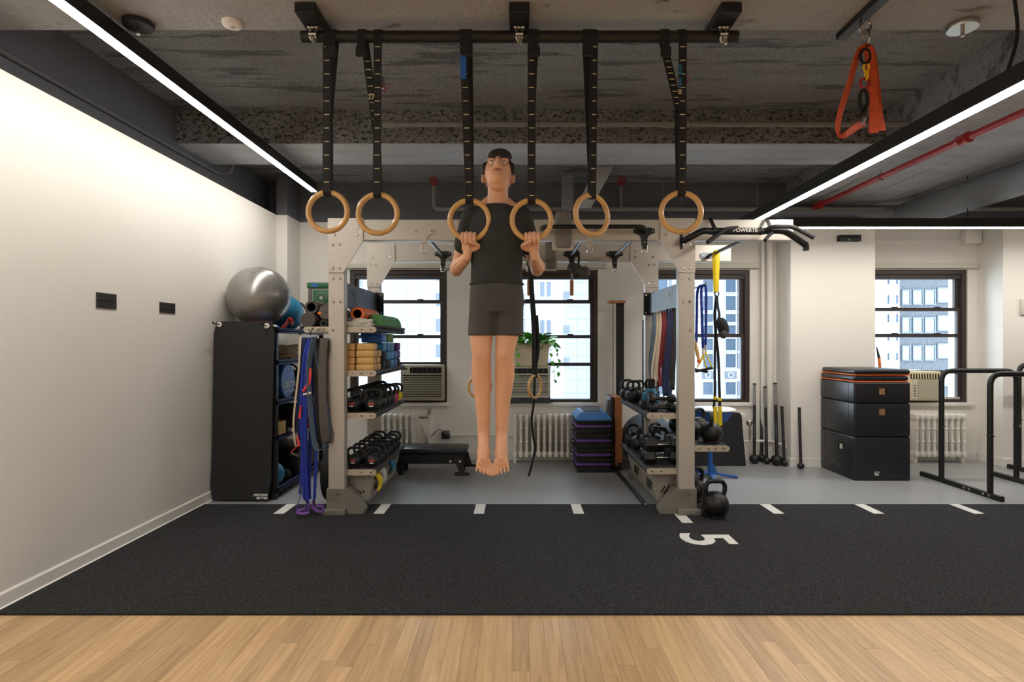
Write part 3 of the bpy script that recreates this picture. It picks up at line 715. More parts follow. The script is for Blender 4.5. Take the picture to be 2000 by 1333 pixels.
# header panels between front and rear posts
for (xc, sg, mm) in ((-1.43, 1, 'black_metal'), (1.36, -1, 'sign_slate')):
    h = MB().box((xc - .012, Y1r, 1.69), (xc + .012, Y2r, 1.895), .003, 1).build('header_panel', mm, rk, 30)
    MB().box((xc - .07, Y2r - .012, 1.675), (xc + .07, Y2r, 1.905), .004, 1).build('end_plate', 'black_metal', h, 30)
    bolts(MB(), [(xc - .045, 1.88), (xc + .045, 1.88), (xc - .045, 1.70), (xc + .045, 1.70)], Y2r - .012, .011).build('bolts', 'steel', h)
    xf = xc + sg * .0125; rot = (R(90), 0, R(90 * sg)); yc = 5.06 if sg < 0 else 4.78
    text('panel_letters', 'GYM', .058, 'pipe_grey' if sg > 0 else 'print_white', (xf, yc + .03 * -sg * -1, 1.825), rot, h, .0006, 1.2, .0004)
    text('panel_letters', 'RA', .095, 'pipe_grey' if sg > 0 else 'print_white', (xf, yc + .03 * sg * -1 * -1, 1.765), rot, h, .0006, 1.1, .0008)
    s0 = yc + sg * .15
    MB().prism([(s0 - .012, 1.885), (s0 + .0, 1.80), (s0 - .05, 1.72), (s0 - .03, 1.72), (s0 + .008, 1.785), (s0 + .05, 1.70), (s0 + .06, 1.71), (s0 + .014, 1.80), (s0 + .0, 1.885)], min(xf, xf + sg * .0012), max(xf, xf + sg * .0012), 'yz').build('panel_emblem', 'pipe_grey' if sg > 0 else 'print_white', h, 0)
# shelves
def shelf(xa, xb, z, ya=4.63, yb=5.78, open_side=None):
    d = MB().box((xa + .02, ya + .01, z - .02), (xb - .02, yb, z + .012), .004, 1).build('shelf', 'shelf_rubber', rk, 30)
    for xx in (xa, xb):
        MB().cyl((xx + (.02 if xx == xa else -.02), ya + .004, z - .004), (xx + (.02 if xx == xa else -.02), yb, z - .004), .024, 12).build('side_rail', 'shelf_rubber', d)
    m = MB(); rr = .024
    pts = [(xb - rr + rr * math.cos(a), z - .004 + rr * math.sin(a)) for a in [R(-90 + 30 * k) for k in range(7)]] + [(xa + rr + rr * math.cos(a), z - .004 + rr * math.sin(a)) for a in [R(90 + 30 * k) for k in range(7)]]
    m.prism(pts, ya - .012, ya + .002).build('end_cap', 'rack_worn', d, 30)
    bolts(MB(), [(xb - .12, z - .004), (xb - .045, z - .004), (xa + .045, z - .004), (xa + .12, z - .004)], ya - .012, .006).build('bolts', 'black_metal', d)
    return d
shelf(-1.755, -1.155, 1.508)
for z in (1.148, .80, .335): shelf(LX0, -1.155, z)
for z in (.80, .345): shelf(1.063, RX1, z)
shelf(1.45, 1.745, .53)
# uprights brackets for shelves on inner faces are hidden by the posts
# multi-grip chin-up bar on the overhanging beam
cu = empty('chinup_bar', P(1450, 453, 4.42), 'black multi-grip chin-up bar with white lettering on the overhanging beam end', 'chin-up bar')
yb_ = 4.40; Zc = ZS(452, yb_)
MB().cyl((XS(1385, yb_), yb_, Zc), (XS(1490, yb_), yb_, Zc), .028, 14).build('centre_tube', 'black_metal', cu)
MB().tube(smoothpath([P(1392, 452, yb_), P(1372, 452, yb_), P(1352, 462, yb_ + .02), P(1336, 471, yb_ + .08)], 5), .026, 12).build('wing_tube', 'black_metal', cu)
MB().tube(fillet([P(1488, 452, yb_), P(1532, 450, yb_), P(1574, 479, yb_ + .03)], .06), .026, 12).build('wing_tube', 'black_metal', cu)
MB().box(P(1330, 487, 4.545) - V((.008, .0, 0)), P(1330, 457, 4.562) + V((.012, 0, 0)), .002).build('end_plate', 'black_metal', cu, 0)
MB().cbox(P(1574, 484, yb_ + .04), (.03, .05, .05), .004).build('end_plate', 'black_metal', cu)
MB().tube(fillet([P(1382, 474, yb_ - .12), P(1416, 448, yb_ - .05), P(1440, 445, yb_ - .01)], .05), .0165, 10).build('grip', 'foam_black', cu)
MB().tube(fillet([P(1492, 452, yb_ - .01), P(1508, 443, yb_ - .06), P(1550, 443, yb_ - .06), P(1590, 465, yb_ - .10)], .05), .0165, 10).build('grip', 'foam_black', cu)
MB().tube(fillet([P(1494, 470, yb_ - .06), P(1502, 460, yb_ - .03), P(1512, 452, yb_)], .03), .014, 8).build('grip', 'foam_black', cu)
for px in (1395, 1505):
    MB().ribbon([P(px - 8, 427, 4.55), P(px, 445, yb_ + .04), P(px, 458, yb_ + .01)], .03, .006).build('mount_strap', 'black_metal', cu, 0)
for px in (1485, 1393): MB().torus((XS(px, yb_), yb_, Zc), .029, .004, 'x', 14, 6).build('collar', 'black_metal', cu)
text('brand_letters', 'POWERTE', .042, 'print_white', (XS(1453, yb_), yb_ - .0285, Zc + .002), FRONT, cu, .0006, 1.0, .0012)
# ---------------------------------------------------------------- ring bar under the ceiling and gymnastic rings
YR = 3.0; ZBAR = ZS(72, YR)
rb_ = empty('ring_bar', (0, YR, ZBAR), 'thick black steel bar clamped to channels under the ceiling', 'bar')
MB().cyl((XS(590, YR), YR, ZBAR), (XS(1440, YR), YR, ZBAR), .031, 16).build('bar', 'black_metal', rb_)
for px in (617, 1014, 1407):
    xx = XS(px, YR)
    MB().box((xx - .052, 2.84, 3.066), (xx + .052, 3.10, 3.12), .003, 1).build('channel', 'black_metal', rb_, 30)
    c = MB(); c.tube(fillet([(xx - .015, YR - .04, 3.07), (xx - .015, YR - .045, ZBAR - .03), (xx, YR - .02, ZBAR - .045), (xx + .015, YR - .045, ZBAR - .03), (xx + .015, YR - .04, 3.07)], .012), .007, 6)
    for d in (-.02, 0, .02): c.sphere((xx + d, YR - .045, 3.055), .011, 8, 6)
    c.cyl((xx, YR - .05, ZBAR - .02), (xx + .01, YR - .05, ZBAR - .065), .009, 8).cyl((xx - .02, YR - .048, ZBAR - .012), (xx + .02, YR - .048, ZBAR - .012), .012, 8)
    c.build('clamp', 'steel', rb_)
def ring(hx, hy, ft, bt, join, yaw, label, depth=YR, tail=None):
    """hx,hy hoop centre px; ft/bt px where the near and far strap runs leave the bar; join py where they meet"""
    c = P(hx, hy, depth); r = empty('gymnastic_ring', V((c.x, depth, c.z)), label, 'gymnastic ring')
    MB().torus(c, .1035, .0145, 'y', 40, 10, yaw=yaw).build('hoop', 'wood_ring', r)
    top = c + V((0, 0, .1035))
    wdv = (math.cos(yaw * .5), math.sin(yaw * .5), 0)
    xf, xb = XS(ft, depth), XS(bt, depth); zb = ZBAR
    pj = P(hx, join, depth)
    front = [V((xf, depth - .033, zb)), V((xf + (top.x - xf) * .98, depth - .022, top.z + .05)), V((top.x, depth - .019, top.z - .004)), V((top.x, depth, top.z - .0195)), V((top.x, depth + .019, top.z - .004)),
             V((pj.x + (xb - pj.x) * .1, depth + .012, pj.z - .05)), V((pj.x + (xb - pj.x) * .12, depth - .004, pj.z)), V((xb, depth + .033, zb))]
    over1 = [V((xf, depth + .0, zb + .034)), V((xf, depth + .033, zb))]
    st = MB().ribbon([V((xf, depth + .034, zb - .01)), V((xf, depth + .024, zb + .026)), V((xf, depth, zb + .035)), V((xf, depth - .024, zb + .026))] + front, .042, .003, wdv)
    st.ribbon([V((xb, depth + .034, zb)), V((xb, depth + .024, zb + .026)), V((xb, depth, zb + .036)), V((xb, depth - .026, zb + .026)), V((xb, depth - .034, zb - .03)), V((xb - .002, depth - .03, zb - .12))], .042, .003)
    so = st.build('strap', 'webbing', r, 0)
    mk = MB(); n = int((zb - top.z) / .071)
    for k in range(1, n + 1):
        t = (k * .071) / (zb - top.z); p = V((xf + (top.x - xf) * t, depth - .033 + .011 * t - .0025, zb - k * .071))
        mk.cbox(p, (.026, .001, .004))
    if abs(bt - ft) > 20:
        pz = pj.z
        a = V((xb, depth - .01, zb - .12)); b = V((pj.x + (xb - pj.x) * .12, depth - .01, pz))
        for k in range(8):
            p = a.lerp(b, k / 8); q = a.lerp(b, k / 8)
            mk.cbox((xb + (b.x - xb) * ((zb - p.z) / (zb - pz)), depth + .033 - .037 * ((zb - p.z) / (zb - pz)) - .003, p.z), (.026, .001, .004))
    mk.build('stitch_marks', 'mark_yellow', so, 0)
    MB().box((xb - .028, depth - .044, zb - .125), (xb + .028, depth - .03, zb - .07), .004, 1).build('buckle', 'black_metal', r, 30)
    return r
ring(640.5, 414, 643, 651, 240, 0, 'wooden gymnastic ring on a straight black strap at the lamp end of the bar')
r2 = ring(738, 418, 741, 709, 250, 0, 'wooden gymnastic ring on a forked black strap printed with 27')
text('strap_number', '27', .036, 'mark_yellow', P(725, 190, 2.955) , FRONT, r2, .0004)
rA = ring(917, 430, 906, 914, 200, 0, 'wooden gymnastic ring held by the person, on a strap with a blue patch')
MB().cbox(P(905, 130, 2.962), (.03, .002, .13)).build('strap_patch', 'blue', rA, 0)
rB = ring(1038, 430, 1038, 1044, 200, 0, 'wooden gymnastic ring held by the person, on a plain black strap')
ring(1156, 420, 1159, 1146, 330, R(28), 'wooden gymnastic ring turned slightly, on two side-by-side black straps')
r6 = ring(1330, 415, 1330, 1297, 215, R(-6), 'wooden gymnastic ring on a forked black strap with blue lettering')
m = MB()
for k in range(9):
    if k != 4: m.cbox(P(1328 + (k % 2), 128 + k * 5.2, 2.962), (.018, .001, .010 - .002 * (k % 3)))
m.build('strap_lettering', 'teal', r6, 0, kind='stuff')
for k in range(3): MB().cbox(P(1328, 176 + k * 3.2, 2.962), (.02, .001, .004)).build('strap_bar', 'mark_yellow', r6, 0)
# orange sling hanging from a ceiling channel
ys = 2.95
os_ = empty('orange_sling', P(1690, 45, ys), 'orange webbing sling with carabiners hanging from a ceiling channel', 'sling')
MB().box((1.775, 2.45, 3.085), (1.835, 3.14, 3.12), .003, 1).build('channel', 'black_metal', os_, 30)
MB().torus(P(1690, 52, ys), .03, .006, 'y', 16, 6, ell=1.3).torus(P(1691, 75, ys), .03, .006, 'x', 16, 6, ell=1.4).build('shackle', 'steel', os_)
MB().ribbon(smoothpath([P(1690, 92, ys - .02), P(1676, 105, ys - .02), P(1660, 160, ys - .02), P(1640, 225, ys - .02), P(1637, 257, ys - .02), P(1650, 262, ys - .01), P(1672, 248, ys), P(1690, 236, ys + .02)], 6), .05, .006, (.8, .6, 0)).build('loop', 'orange_web', os_, 0)
MB().ribbon(smoothpath([P(1690, 92, ys + .01), P(1700, 100, ys + .01), P(1708, 160, ys + .0), P(1714, 220, ys - .01), P(1720, 255, ys - .02)], 6), .062, .006, (1, .25, 0)).build('tail', 'orange_web', os_, 0)
MB().ribbon(smoothpath([P(1692, 94, ys - .03), P(1698, 110, ys - .03), P(1704, 170, ys - .03), P(1707, 230, ys - .03), P(1706, 260, ys - .03)], 6), .045, .006, (1, -.2, 0)).build('tail', 'orange_web', os_, 0)
MB().torus(P(1690, 110, ys - .03), .025, .008, 'y', 14, 6, ell=1.5).build('carabiner', 'black_metal', os_)
MB().torus(P(1692, 132, ys - .03), .014, .005, 'y', 14, 6, ell=1.6).torus(P(1692, 148, ys - .03), .013, .005, 'x', 14, 6, ell=1.6).build('chain_link', 'yellow', os_)
MB().torus(P(1689, 163, ys - .03), .025, .007, 'y', 14, 6).build('carabiner', 'red_paint', os_)
MB().torus(P(1687, 195, ys - .03), .02, .009, 'y', 14, 6, ell=2.6).torus(P(1688, 220, ys - .03), .018, .008, 'x', 14, 6, ell=1.5).build('carabiner', 'black_metal', os_)
MB().cyl(P(1684, 240, ys - .03), P(1694, 215, ys - .03), .012, 8).build('buckle', 'steel', os_)
# ---------------------------------------------------------------- kettlebells and dumbbells
def kettlebell(bodyR, hw, top, hr, m, logo=None, mark=None):
    r = empty('kettlebell', (0, 0, 0)); z0 = bodyR * .93
    prof = [(.001, 0), (bodyR * .55, 0), (bodyR * .72, .008)] + [(bodyR * math.cos(a), z0 + bodyR * math.sin(a)) for a in [R(-45 + 13.5 * k) for k in range(10)]] + [(bodyR * .05, z0 + bodyR * .99)]
    MB().lathe(prof, (0, 0, 0), 20).build('body', m, r)
    zb = z0 + bodyR * .62
    MB().tube(smoothpath([(-hw * .78, 0, zb - .01), (-hw * .97, 0, zb + (top - zb) * .45), (-hw * .86, 0, top - hr * 2.2), (-hw * .5, 0, top - hr), (hw * .5, 0, top - hr), (hw * .86, 0, top - hr * 2.2), (hw * .97, 0, zb + (top - zb) * .45), (hw * .78, 0, zb - .01)], 4), hr, 9).build('handle', m, r)
    if logo:
        for (zz, mm, wdt) in ((z0 + .012, logo, .05), (z0 - .008, mark or 'print_white', .034)):
            pts = []
            for k in range(5):
                a = R(-90) + (k - 2) / 4 * wdt / bodyR; rr = math.sqrt(max(1e-4, bodyR ** 2 - (zz - z0) ** 2)) + .0008
                pts.append((rr * math.cos(a), rr * math.sin(a), zz))
            MB().ribbon(pts, .010, .0008, (0, 0, 1)).build('painted_band', mm, r, 0)
    return r
ORD = ['first', 'second', 'third', 'fourth', 'fifth', 'sixth', 'seventh', 'eighth', 'ninth', 'tenth', 'eleventh']
USED = {}
def place(proto, loc, rz=0, s=1.0, label=None, cat='kettlebell', group=None, name=None):
    first = proto.name not in USED; USED[proto.name] = 1
    o = proto if first else copy_tree(proto)
    o.location = loc; o.rotation_euler = (0, 0, rz); o.scale = (s, s, s); ORG[o.name] = V(loc)
    tag(o, label, cat, group); return o
kb_a = kettlebell(.066, .066, .19, .0125, 'iron_smooth', 'red')
kb_b = kettlebell(.100, .078, .285, .017, 'iron')
kb_p = kettlebell(.066, .066, .19, .0125, 'pink'); kb_y = kettlebell(.066, .066, .19, .0125, 'yellow')
for pr in (kb_p, kb_y):
    for ch in pr.children:
        if ch.name.startswith('handle'): ch.data.materials[0] = MATS['iron_smooth']
for k in range(6):
    for c, xx in enumerate((-1.365, -1.215)):
        place(kb_a, (xx, 4.735 + k * .17, .347), random.uniform(-.12, .12), .93, 'small black kettlebell, %s from the turf in the %s row above the yellow cloth' % (ORD[k], ('post-side', 'shelf-edge')[c]), group='kettlebells on the lower shelf')
for k in range(6):
    for c, xx in enumerate((-1.375, -1.212)):
        if c == 1 and k in (4, 5):
            place(kb_p if k == 4 else kb_y, (xx, 4.745 + k * .18, .812), 0, .95, 'black-handled kettlebell with a %s body' % ('pink' if k == 4 else 'yellow'))
        else:
            place(kb_a, (xx, 4.745 + k * .18, .812), random.uniform(-.12, .12), 1.06, 'black kettlebell, %s from the turf in the %s row below the yoga blocks' % (ORD[k], ('post-side', 'shelf-edge')[c]), group='kettlebells on the middle shelf')
for n_, (x, y, s, rz) in enumerate(((1.125, 5.45, .78, .15), (1.11, 5.66, .76, .1), (1.345, 5.62, .80, -.1), (1.235, 5.745, .72, .05))):
    place(kb_b, (x, y, .812), rz, s, ('plain black kettlebell directly behind the teal block', 'plain black kettlebell by the wooden tower at the shelf corner', 'plain black kettlebell behind the water bottle', 'plain black kettlebell against the rear post on the upper shelf')[n_], group='kettlebells behind the small dumbbells')
for n_, (x, y, s, rz) in enumerate(((1.15, 5.62, .80, .2), (1.17, 5.40, .82, 1.2), (1.34, 5.50, .82, 1.0), (1.33, 5.26, .90, .2), (1.40, 5.72, .8, .3))):
    place(kb_b, (x, y, .357), rz, s, ('scuffed black kettlebell at the shelf corner by the wooden tower', 'scuffed black kettlebell turned edge-on at the shelf rim', 'scuffed black kettlebell turned edge-on in the middle of the lower shelf', 'scuffed black kettlebell directly behind the hexagonal dumbbells', 'scuffed black kettlebell against the rear post on the lower shelf')[n_], group='kettlebells behind the hexagonal dumbbells')
for n_, (x, y, s, rz) in enumerate(((1.655, 4.80, .93, 1.25), (1.535, 4.97, .90, 1.1), (1.66, 5.16, .9, .5), (1.53, 5.34, .92, .9), (1.64, 5.56, .92, .2))):
    place(kb_b, (x, y, .542), rz, s, 'worn black kettlebell, %s back from the turf on the narrow outer shelf' % ORD[n_], group='kettlebells on the outer shelf')
place(kb_b, (1.575, 4.475, .012), .12, 1.06, 'large worn black kettlebell with bare metal patches standing on the turf')
place(kb_b, (1.555, 4.95, 0), .25, 1.08, 'worn black kettlebell on the rubber floor just behind the one on the turf')
place(kb_b, (1.60, 5.25, 0), 1.0, 1.12, 'worn black kettlebell on the floor under the outer shelf beside the blue stand')
def dumbbell(R_, L, hl, hr, m, hm, seg, bev=.2):
    r = empty('dumbbell', (0, 0, 0))
    for s in (-1, 1):
        a, b = s * hl / 2, s * (hl / 2 + L)
        pr = [(R_ * (1 - bev), min(a, b)), (R_, min(a, b) + L * bev), (R_, max(a, b) - L * bev), (R_ * (1 - bev), max(a, b))]
        MB().lathe([(.001, pr[0][1])] + pr + [(.001, pr[3][1])], (0, 0, R_ * (math.cos(math.pi / seg) if seg == 6 else 1)), seg, 'x').build('head', m, r, 25 if seg == 6 else 40)
    z = R_ * (math.cos(math.pi / seg) if seg == 6 else 1)
    MB().tube([(-hl / 2 - .005, 0, z), (-hl / 2 + .01, 0, z), (0, 0, z), (hl / 2 - .01, 0, z), (hl / 2 + .005, 0, z)], [hr * .8, hr * .85, hr, hr * .85, hr * .8], 10).build('handle', hm, r)
    return r
db_h = dumbbell(.064, .10, .12, .016, 'iron_smooth', 'steel', 6)
db_r = dumbbell(.037, .06, .105, .017, 'iron_smooth', 'iron_smooth', 12)
db_s = dumbbell(.04, .055, .09, .014, 'iron_smooth', 'steel', 6)
hz = .064 * math.cos(math.pi / 6) * 2
for n_, (x, y, z) in enumerate(((1.245, 4.82, .357), (1.255, 4.83, .357 + hz + .001), (1.25, 4.98, .357), (1.25, 4.99, .357 + hz + .001))):
    place(db_h, (x, y, z), 0, 1, 'big black hexagonal dumbbell with a chrome handle, %s' % ('bottom of the front pair', 'top of the front pair', 'bottom of the rear pair', 'top of the rear pair')[n_], 'dumbbell', 'stacked hexagonal dumbbells')
for n_, (x, y, z) in enumerate(((1.235, 4.76, .812), (1.225, 4.77, .812 + .0745), (1.235, 4.86, .812))):
    place(db_r, (x, y, z), 0, 1, 'small black dumbbell with rounded heads, %s' % ('bottom of the upright pair', 'lying on top of another', 'behind the stacked pair', 'behind the front rack post')[n_], 'dumbbell', 'rounded dumbbells')
for n_, (x, y, z) in enumerate(((1.13, 5.03, .812), (1.21, 5.06, .812), (1.20, 5.05, .812 + .071))):
    place(db_s, (x, y, z), R(80), 1, 'small black hexagonal dumbbell lying endways, %s' % ('at the shelf rim', 'under another one', 'on top of another one')[n_], 'dumbbell', 'small hexagonal dumbbells')
r = empty('teal_block', (1.24, 5.24, .812), 'square teal foam block between the kettlebells and dumbbells', 'block')
MB().box((1.17, 5.18, .812), (1.30, 5.29, .93), .006).build('block', 'teal', r)
r = empty('water_bottle', (1.28, 5.37, .812), 'dark water bottle with a blue base standing behind the teal block', 'bottle')
MB().lathe([(.001, 0), (.05, 0), (.052, .01), (.052, .12), (.032, .15)], (1.28, 5.37, .812), 16).build('base', 'teal', r)
MB().lathe([(.032, .15), (.036, .155), (.036, .23), (.02, .24), (.001, .24)], (1.28, 5.37, .812), 16).build('cap', 'band_black', r)
# ---------------------------------------------------------------- baskets below the shelves
def basket(xi, xo, y0, y1, sg, label, cloth=None):
    """xi inner edge (towards the room centre), xo outer edge; sg = direction from inner to outer"""
    zt, zb, t = .298, .065, .004; ti = .06
    r = empty('storage_basket', ((xi + xo) / 2, y0, zb), label, 'basket')
    a, b = (xi, xo)
    def wall(p, name):
        n = (p[1] - p[0]).cross(p[3] - p[0]).normalized() * t
        m = MB(); m._faces([q for q in p] + [q + n for q in p], [(0, 1, 2, 3), (4, 5, 6, 7), (0, 1, 5, 4), (1, 2, 6, 5), (2, 3, 7, 6), (3, 0, 4, 7)])
        return m.build(name, 'basket_grey', r, 0)
    T = [V((a, y0, zt)), V((b, y0, zt)), V((b, y1, zt)), V((a, y1, zt))]; D = [V((a + sg * ti, y0 + .02, zb)), V((b, y0 + .02, zb)), V((b, y1 - .02, zb)), V((a + sg * ti, y1 - .02, zb))]
    wall([T[0], T[1], D[1], D[0]], 'front_wall'); wall([T[2], T[3], D[3], D[2]], 'back_wall'); wall([T[1], T[2], D[2], D[1]], 'outer_wall')
    low = .06 if cloth else .01
    wall([V((a + sg * ti * .3, y0 + .02, zt - low)), D[0], D[3], V((a + sg * ti * .3, y1 - .02, zt - low))], 'inner_wall'); wall([D[0], D[1], D[2], D[3]], 'bottom')
    s = MB()
    for k in range(5):
        xx = a + sg * (.11 + .032 * k); l = .03 + .012 * (2 - abs(k - 2))
        zc = .165; yy = y0 + .02 * (zt - zc) / (zt - zb) - .0012
        s.cbox((xx, yy, zc), (.011, .004, l * 2.2), 0, (0, R(32 * sg), 0))
    for k in range(4):
        yy = y0 + .09 + .05 * k; zc = .175
        xx = a + sg * (ti * (zt - zc) / (zt - zb)) - sg * .004
        s.cbox((xx, yy, zc), (.006, .009, .085), 0, (R(20), 0, 0))
    s.build('slots', 'dark_gap', r, 0, kind='stuff')
    return r
basket(-1.19, -1.50, 4.72, 5.22, -1, 'grey perforated basket holding a yellow cloth', True)
basket(-1.19, -1.50, 5.24, 5.735, -1, 'grey perforated basket holding a blue cloth', True)
basket(1.115, 1.44, 4.72, 5.22, 1, 'grey perforated basket under the hexagonal dumbbells')
basket(1.115, 1.44, 5.24, 5.735, 1, 'grey perforated basket under the scuffed kettlebells')
def cloth(name, pts, w, m, label, cat='cloth', wd=(0, 1, 0)):
    r = empty(name, pts[0], label, cat); MB().ribbon(smoothpath(pts, 5), w, .012, wd).build('fabric', m, r, 60); return r
cloth('yellow_cloth', [(-1.30, 4.82, .16), (-1.235, 4.82, .26), (-1.19, 4.82, .262), (-1.168, 4.82, .21), (-1.178, 4.82, .14)], [.10] * 21, 'yellow', 'yellow cloth hanging over the side of a basket')
cloth('white_cloth', [(-1.30, 4.96, .16), (-1.235, 4.96, .265), (-1.19, 4.97, .268), (-1.172, 4.98, .23), (-1.175, 4.98, .17)], .13, 'towel', 'white cloth beside the yellow cloth in the basket')
cloth('blue_cloth', [(-1.35, 5.40, .16), (-1.25, 5.40, .255), (-1.205, 5.40, .262), (-1.182, 5.4, .22), (-1.188, 5.4, .18)], .14, 'teal', 'blue cloth hanging over the side of a basket')
r = empty('floor_bars', (1.1, 5.4, .018), 'long black steel bar with a pale tip lying along the basket', 'bar')
MB().cyl((1.06, 6.25, .018), (1.09, 4.83, .018), .018, 12).build('rod', 'black_metal', r)
MB().cyl((1.09, 4.83, .018), (1.092, 4.74, .018), .012, 12).build('tip', 'steel', r)
r.name = 'floor_bar'
r = empty('weight_plate', (-1.61, 5.0, 0), 'large black round plate standing behind the bands beside the rack post', 'plate')
MB().lathe([(.03, -1.66), (.20, -1.655), (.21, -1.665), (.245, -1.665), (.25, -1.655), (.25, -1.57), (.245, -1.56), (.21, -1.56), (.20, -1.57), (.03, -1.565)], (0, 5.0, .252), 32, 'x').build('disc', 'foam_black', r)
MB().torus((-1.665, 5.0, .252), .228, .006, 'x', 32, 6).build('rim', 'pipe_grey', r)
# ---------------------------------------------------------------- yoga blocks
def rbox(name, lo, hi, m, label, cat, group=None, bev=.008):
    c = ((lo[0] + hi[0]) / 2, (lo[1] + hi[1]) / 2, lo[2]); r = empty(name, c, label, cat, group)
    MB().box(lo, hi, bev).build('block', m, r); r['label'] = label; return r
def yblock(lo, hi, m, label, group, bev=.012):
    o0 = V(((lo[0] + hi[0]) / 2, (lo[1] + hi[1]) / 2, lo[2])); mb = MB().box(V(lo) - o0, V(hi) - o0, bev)
    o = mb.build('yoga_block', m); o.location = o0; ORG[o.name] = o0; return tag(o, label, 'yoga block', group)
z0 = 1.1605; h = .057
for row, (ya, n, m) in enumerate(((4.655, 4, 'cork'), (4.80, 3, 'cork'))):
    for k in range(n):
        for c, (xa, xb) in enumerate(((-1.495, -1.345), (-1.335 + .004 * (k % 2), -1.182 - .004 * ((k + 1) % 3)))):
            yblock((xa, ya + .003 * k, z0 + k * (h + .001)), (xb, ya + .12, z0 + k * (h + .001) + h), m, 'wooden yoga block, %s up in the %s stack %s' % (ORD[k], ('front', 'second')[row], ('beside the rack post', 'at the shelf edge')[c]), 'wooden yoga blocks')
for (ya, cols) in ((4.945, ('foam_black', 'foam_black', 'teal')), (5.10, ('foam_black', 'teal', 'blue')), (5.25, ('teal', 'blue_light', 'teal')), (5.40, ('blue', 'teal')), (5.55, ('foam_black', 'purple', 'purple'))):
    for k, m in enumerate(cols):
        nm = {'foam_black': 'black', 'teal': 'teal', 'blue': 'blue', 'blue_light': 'light blue', 'purple': 'purple'}[m]
        yblock((-1.36, ya, z0 + k * .0785), (-1.175, ya + .125, z0 + k * .0785 + .0775), m, '%s foam yoga block, %s up in the %s foam stack from the wooden blocks' % (nm, ORD[k], ORD[round((ya - 4.945) / .15)]), '%s foam yoga blocks' % nm)
zt = z0 + 3 * .0785
yblock((-1.345, 4.86, zt + .001), (-1.125 - .04, 5.03, zt + .061), 'blue', 'flat blue foam block, lower of two on the block stack', None, .008)
yblock((-1.355, 4.87, zt + .062), (-1.175, 5.06, zt + .112), 'blue', 'flat blue foam block, upper of two on the block stack', None, .008)
yblock((-1.30, 5.11, zt + .001), (-1.17, 5.22, zt + .075), 'olive', 'olive green foam block beside the flat blue blocks', None, .008)
yblock((-1.31, 5.26, zt + .001), (-1.18, 5.38, zt + .082), 'olive', 'olive green foam block nearer the rear post', None, .008)
# top shelf load
zs = 1.521
r = empty('folded_mat', (-1.3, 5.1, zs), 'thin grey folded mat lying under the green roller', 'mat')
MB().box((-1.40, 4.70, zs), (-1.13, 5.70, zs + .022), .01).build('pad', 'foam_grey', r)
r = empty('foam_roller', (-1.165, 5.2, zs), 'green half-round foam roller on the top shelf', 'foam roller')
prof = [(-1.222 + .068 * math.cos(a), zs + .023 + .104 * math.sin(a)) for a in [R(180 - 15 * k) for k in range(13)]]
MB().prism(prof, 4.86, 5.62).build('half_cylinder', 'green', r)
r = empty('foam_roller', (-1.31, 5, zs), 'hollow orange foam roller with a black core on the top shelf', 'foam roller')
xc, zc = -1.338, zs + .118
m = MB()
m.lathe([(.036, 4.72), (.056, 4.72), (.058, 4.73), (.058, 5.24), (.056, 5.25), (.036, 5.25), (.036, 4.72)], (xc, 0, zc), 24, 'y').build('foam', 'orange', r)
MB().lathe([(.034, 4.725), (.0365, 4.725), (.0365, 5.245), (.034, 5.245)], (xc, 0, zc), 20, 'y').build('core', 'black_metal', r)
for k in range(7):
    a = k * .9; MB().lathe([(.0575, 4.78 + k * .065), (.0605, 4.785 + k * .065), (.0605, 4.815 + k * .065), (.0575, 4.82 + k * .065)], (xc, 0, zc), 24, 'y').build('tread', 'orange', r)
r = empty('sandbag', (-1.42, 4.85, zs), 'dark grey rolled bag supporting the orange roller', 'bag')
MB().sphere((-1.465, 4.95, zs + .052), (.085, .22, .03), 16, 10).build('body', 'band_black', r)
MB().sphere((-1.345, 4.98, zs + .041), (.06, .2, .018), 14, 8).build('flap', 'foam_black', r)
# towel
r = empty('folded_towel', (-1.28, 4.68, zs), 'crumpled white towel at the edge of the top shelf', 'towel')
m = MB()
for (c, s_) in (((-1.33, 4.70, zs + .038), (.10, .055, .016)), ((-1.265, 4.68, zs + .05), (.075, .05, .017)), ((-1.31, 4.69, zs + .066), (.06, .045, .016))):
    m.sphere(c, s_, 16, 10, Euler((.1, random.uniform(-.2, .2), .2)).to_matrix())
m.box((-1.42, 4.645, zs + .001), (-1.20, 4.78, zs + .04), .012)
o = m.build('cloth', 'towel', r, 60); md = o.modifiers.new('w', 'REMESH'); md.mode = 'VOXEL'; md.voxel_size = .007; md.use_smooth_shade = True
# rolled mats and crate on the outer half of the top shelf
def roll(name, px, py, Yf, L, rad, m, label, hole=0, cat='mat', spiral=False, zrest=None):
    c = P(px, py, Yf)
    if zrest is not None: c.z = zrest + rad
    r = empty(name, c - V((0, 0, rad)), label, cat); mb = MB()
    hin = hole if hole else .004
    mb.lathe([(hin, Yf), (rad * .94, Yf), (rad, Yf + .006), (rad, Yf + L - .006), (rad * .94, Yf + L), (hin, Yf + L)] + ([(hin, Yf)] if hole else []), (c.x, 0, c.z), 24, 'y').build('roll', m, r)
    if hole: MB().lathe([(.001, Yf + .05), (hin, Yf + .05)], (c.x, 0, c.z), 20, 'y').build('core', 'dark_gap', r, 0)
    if spiral:
        pts = [(c.x + (rad * .15 + rad * .75 * t / 40) * math.cos(t * .63), Yf - .001, c.z + (rad * .15 + rad * .75 * t / 40) * math.sin(t * .63)) for t in range(41)]
        MB().tube(pts, .0025, 4).build('coil_edge', 'pipe_grey', r)
    return r
roll('foam_roller', 601, 627, 4.66, .5, .064, 'foam_grey', 'solid speckled grey foam roller beside the rolled mats', cat='foam roller', zrest=zs)
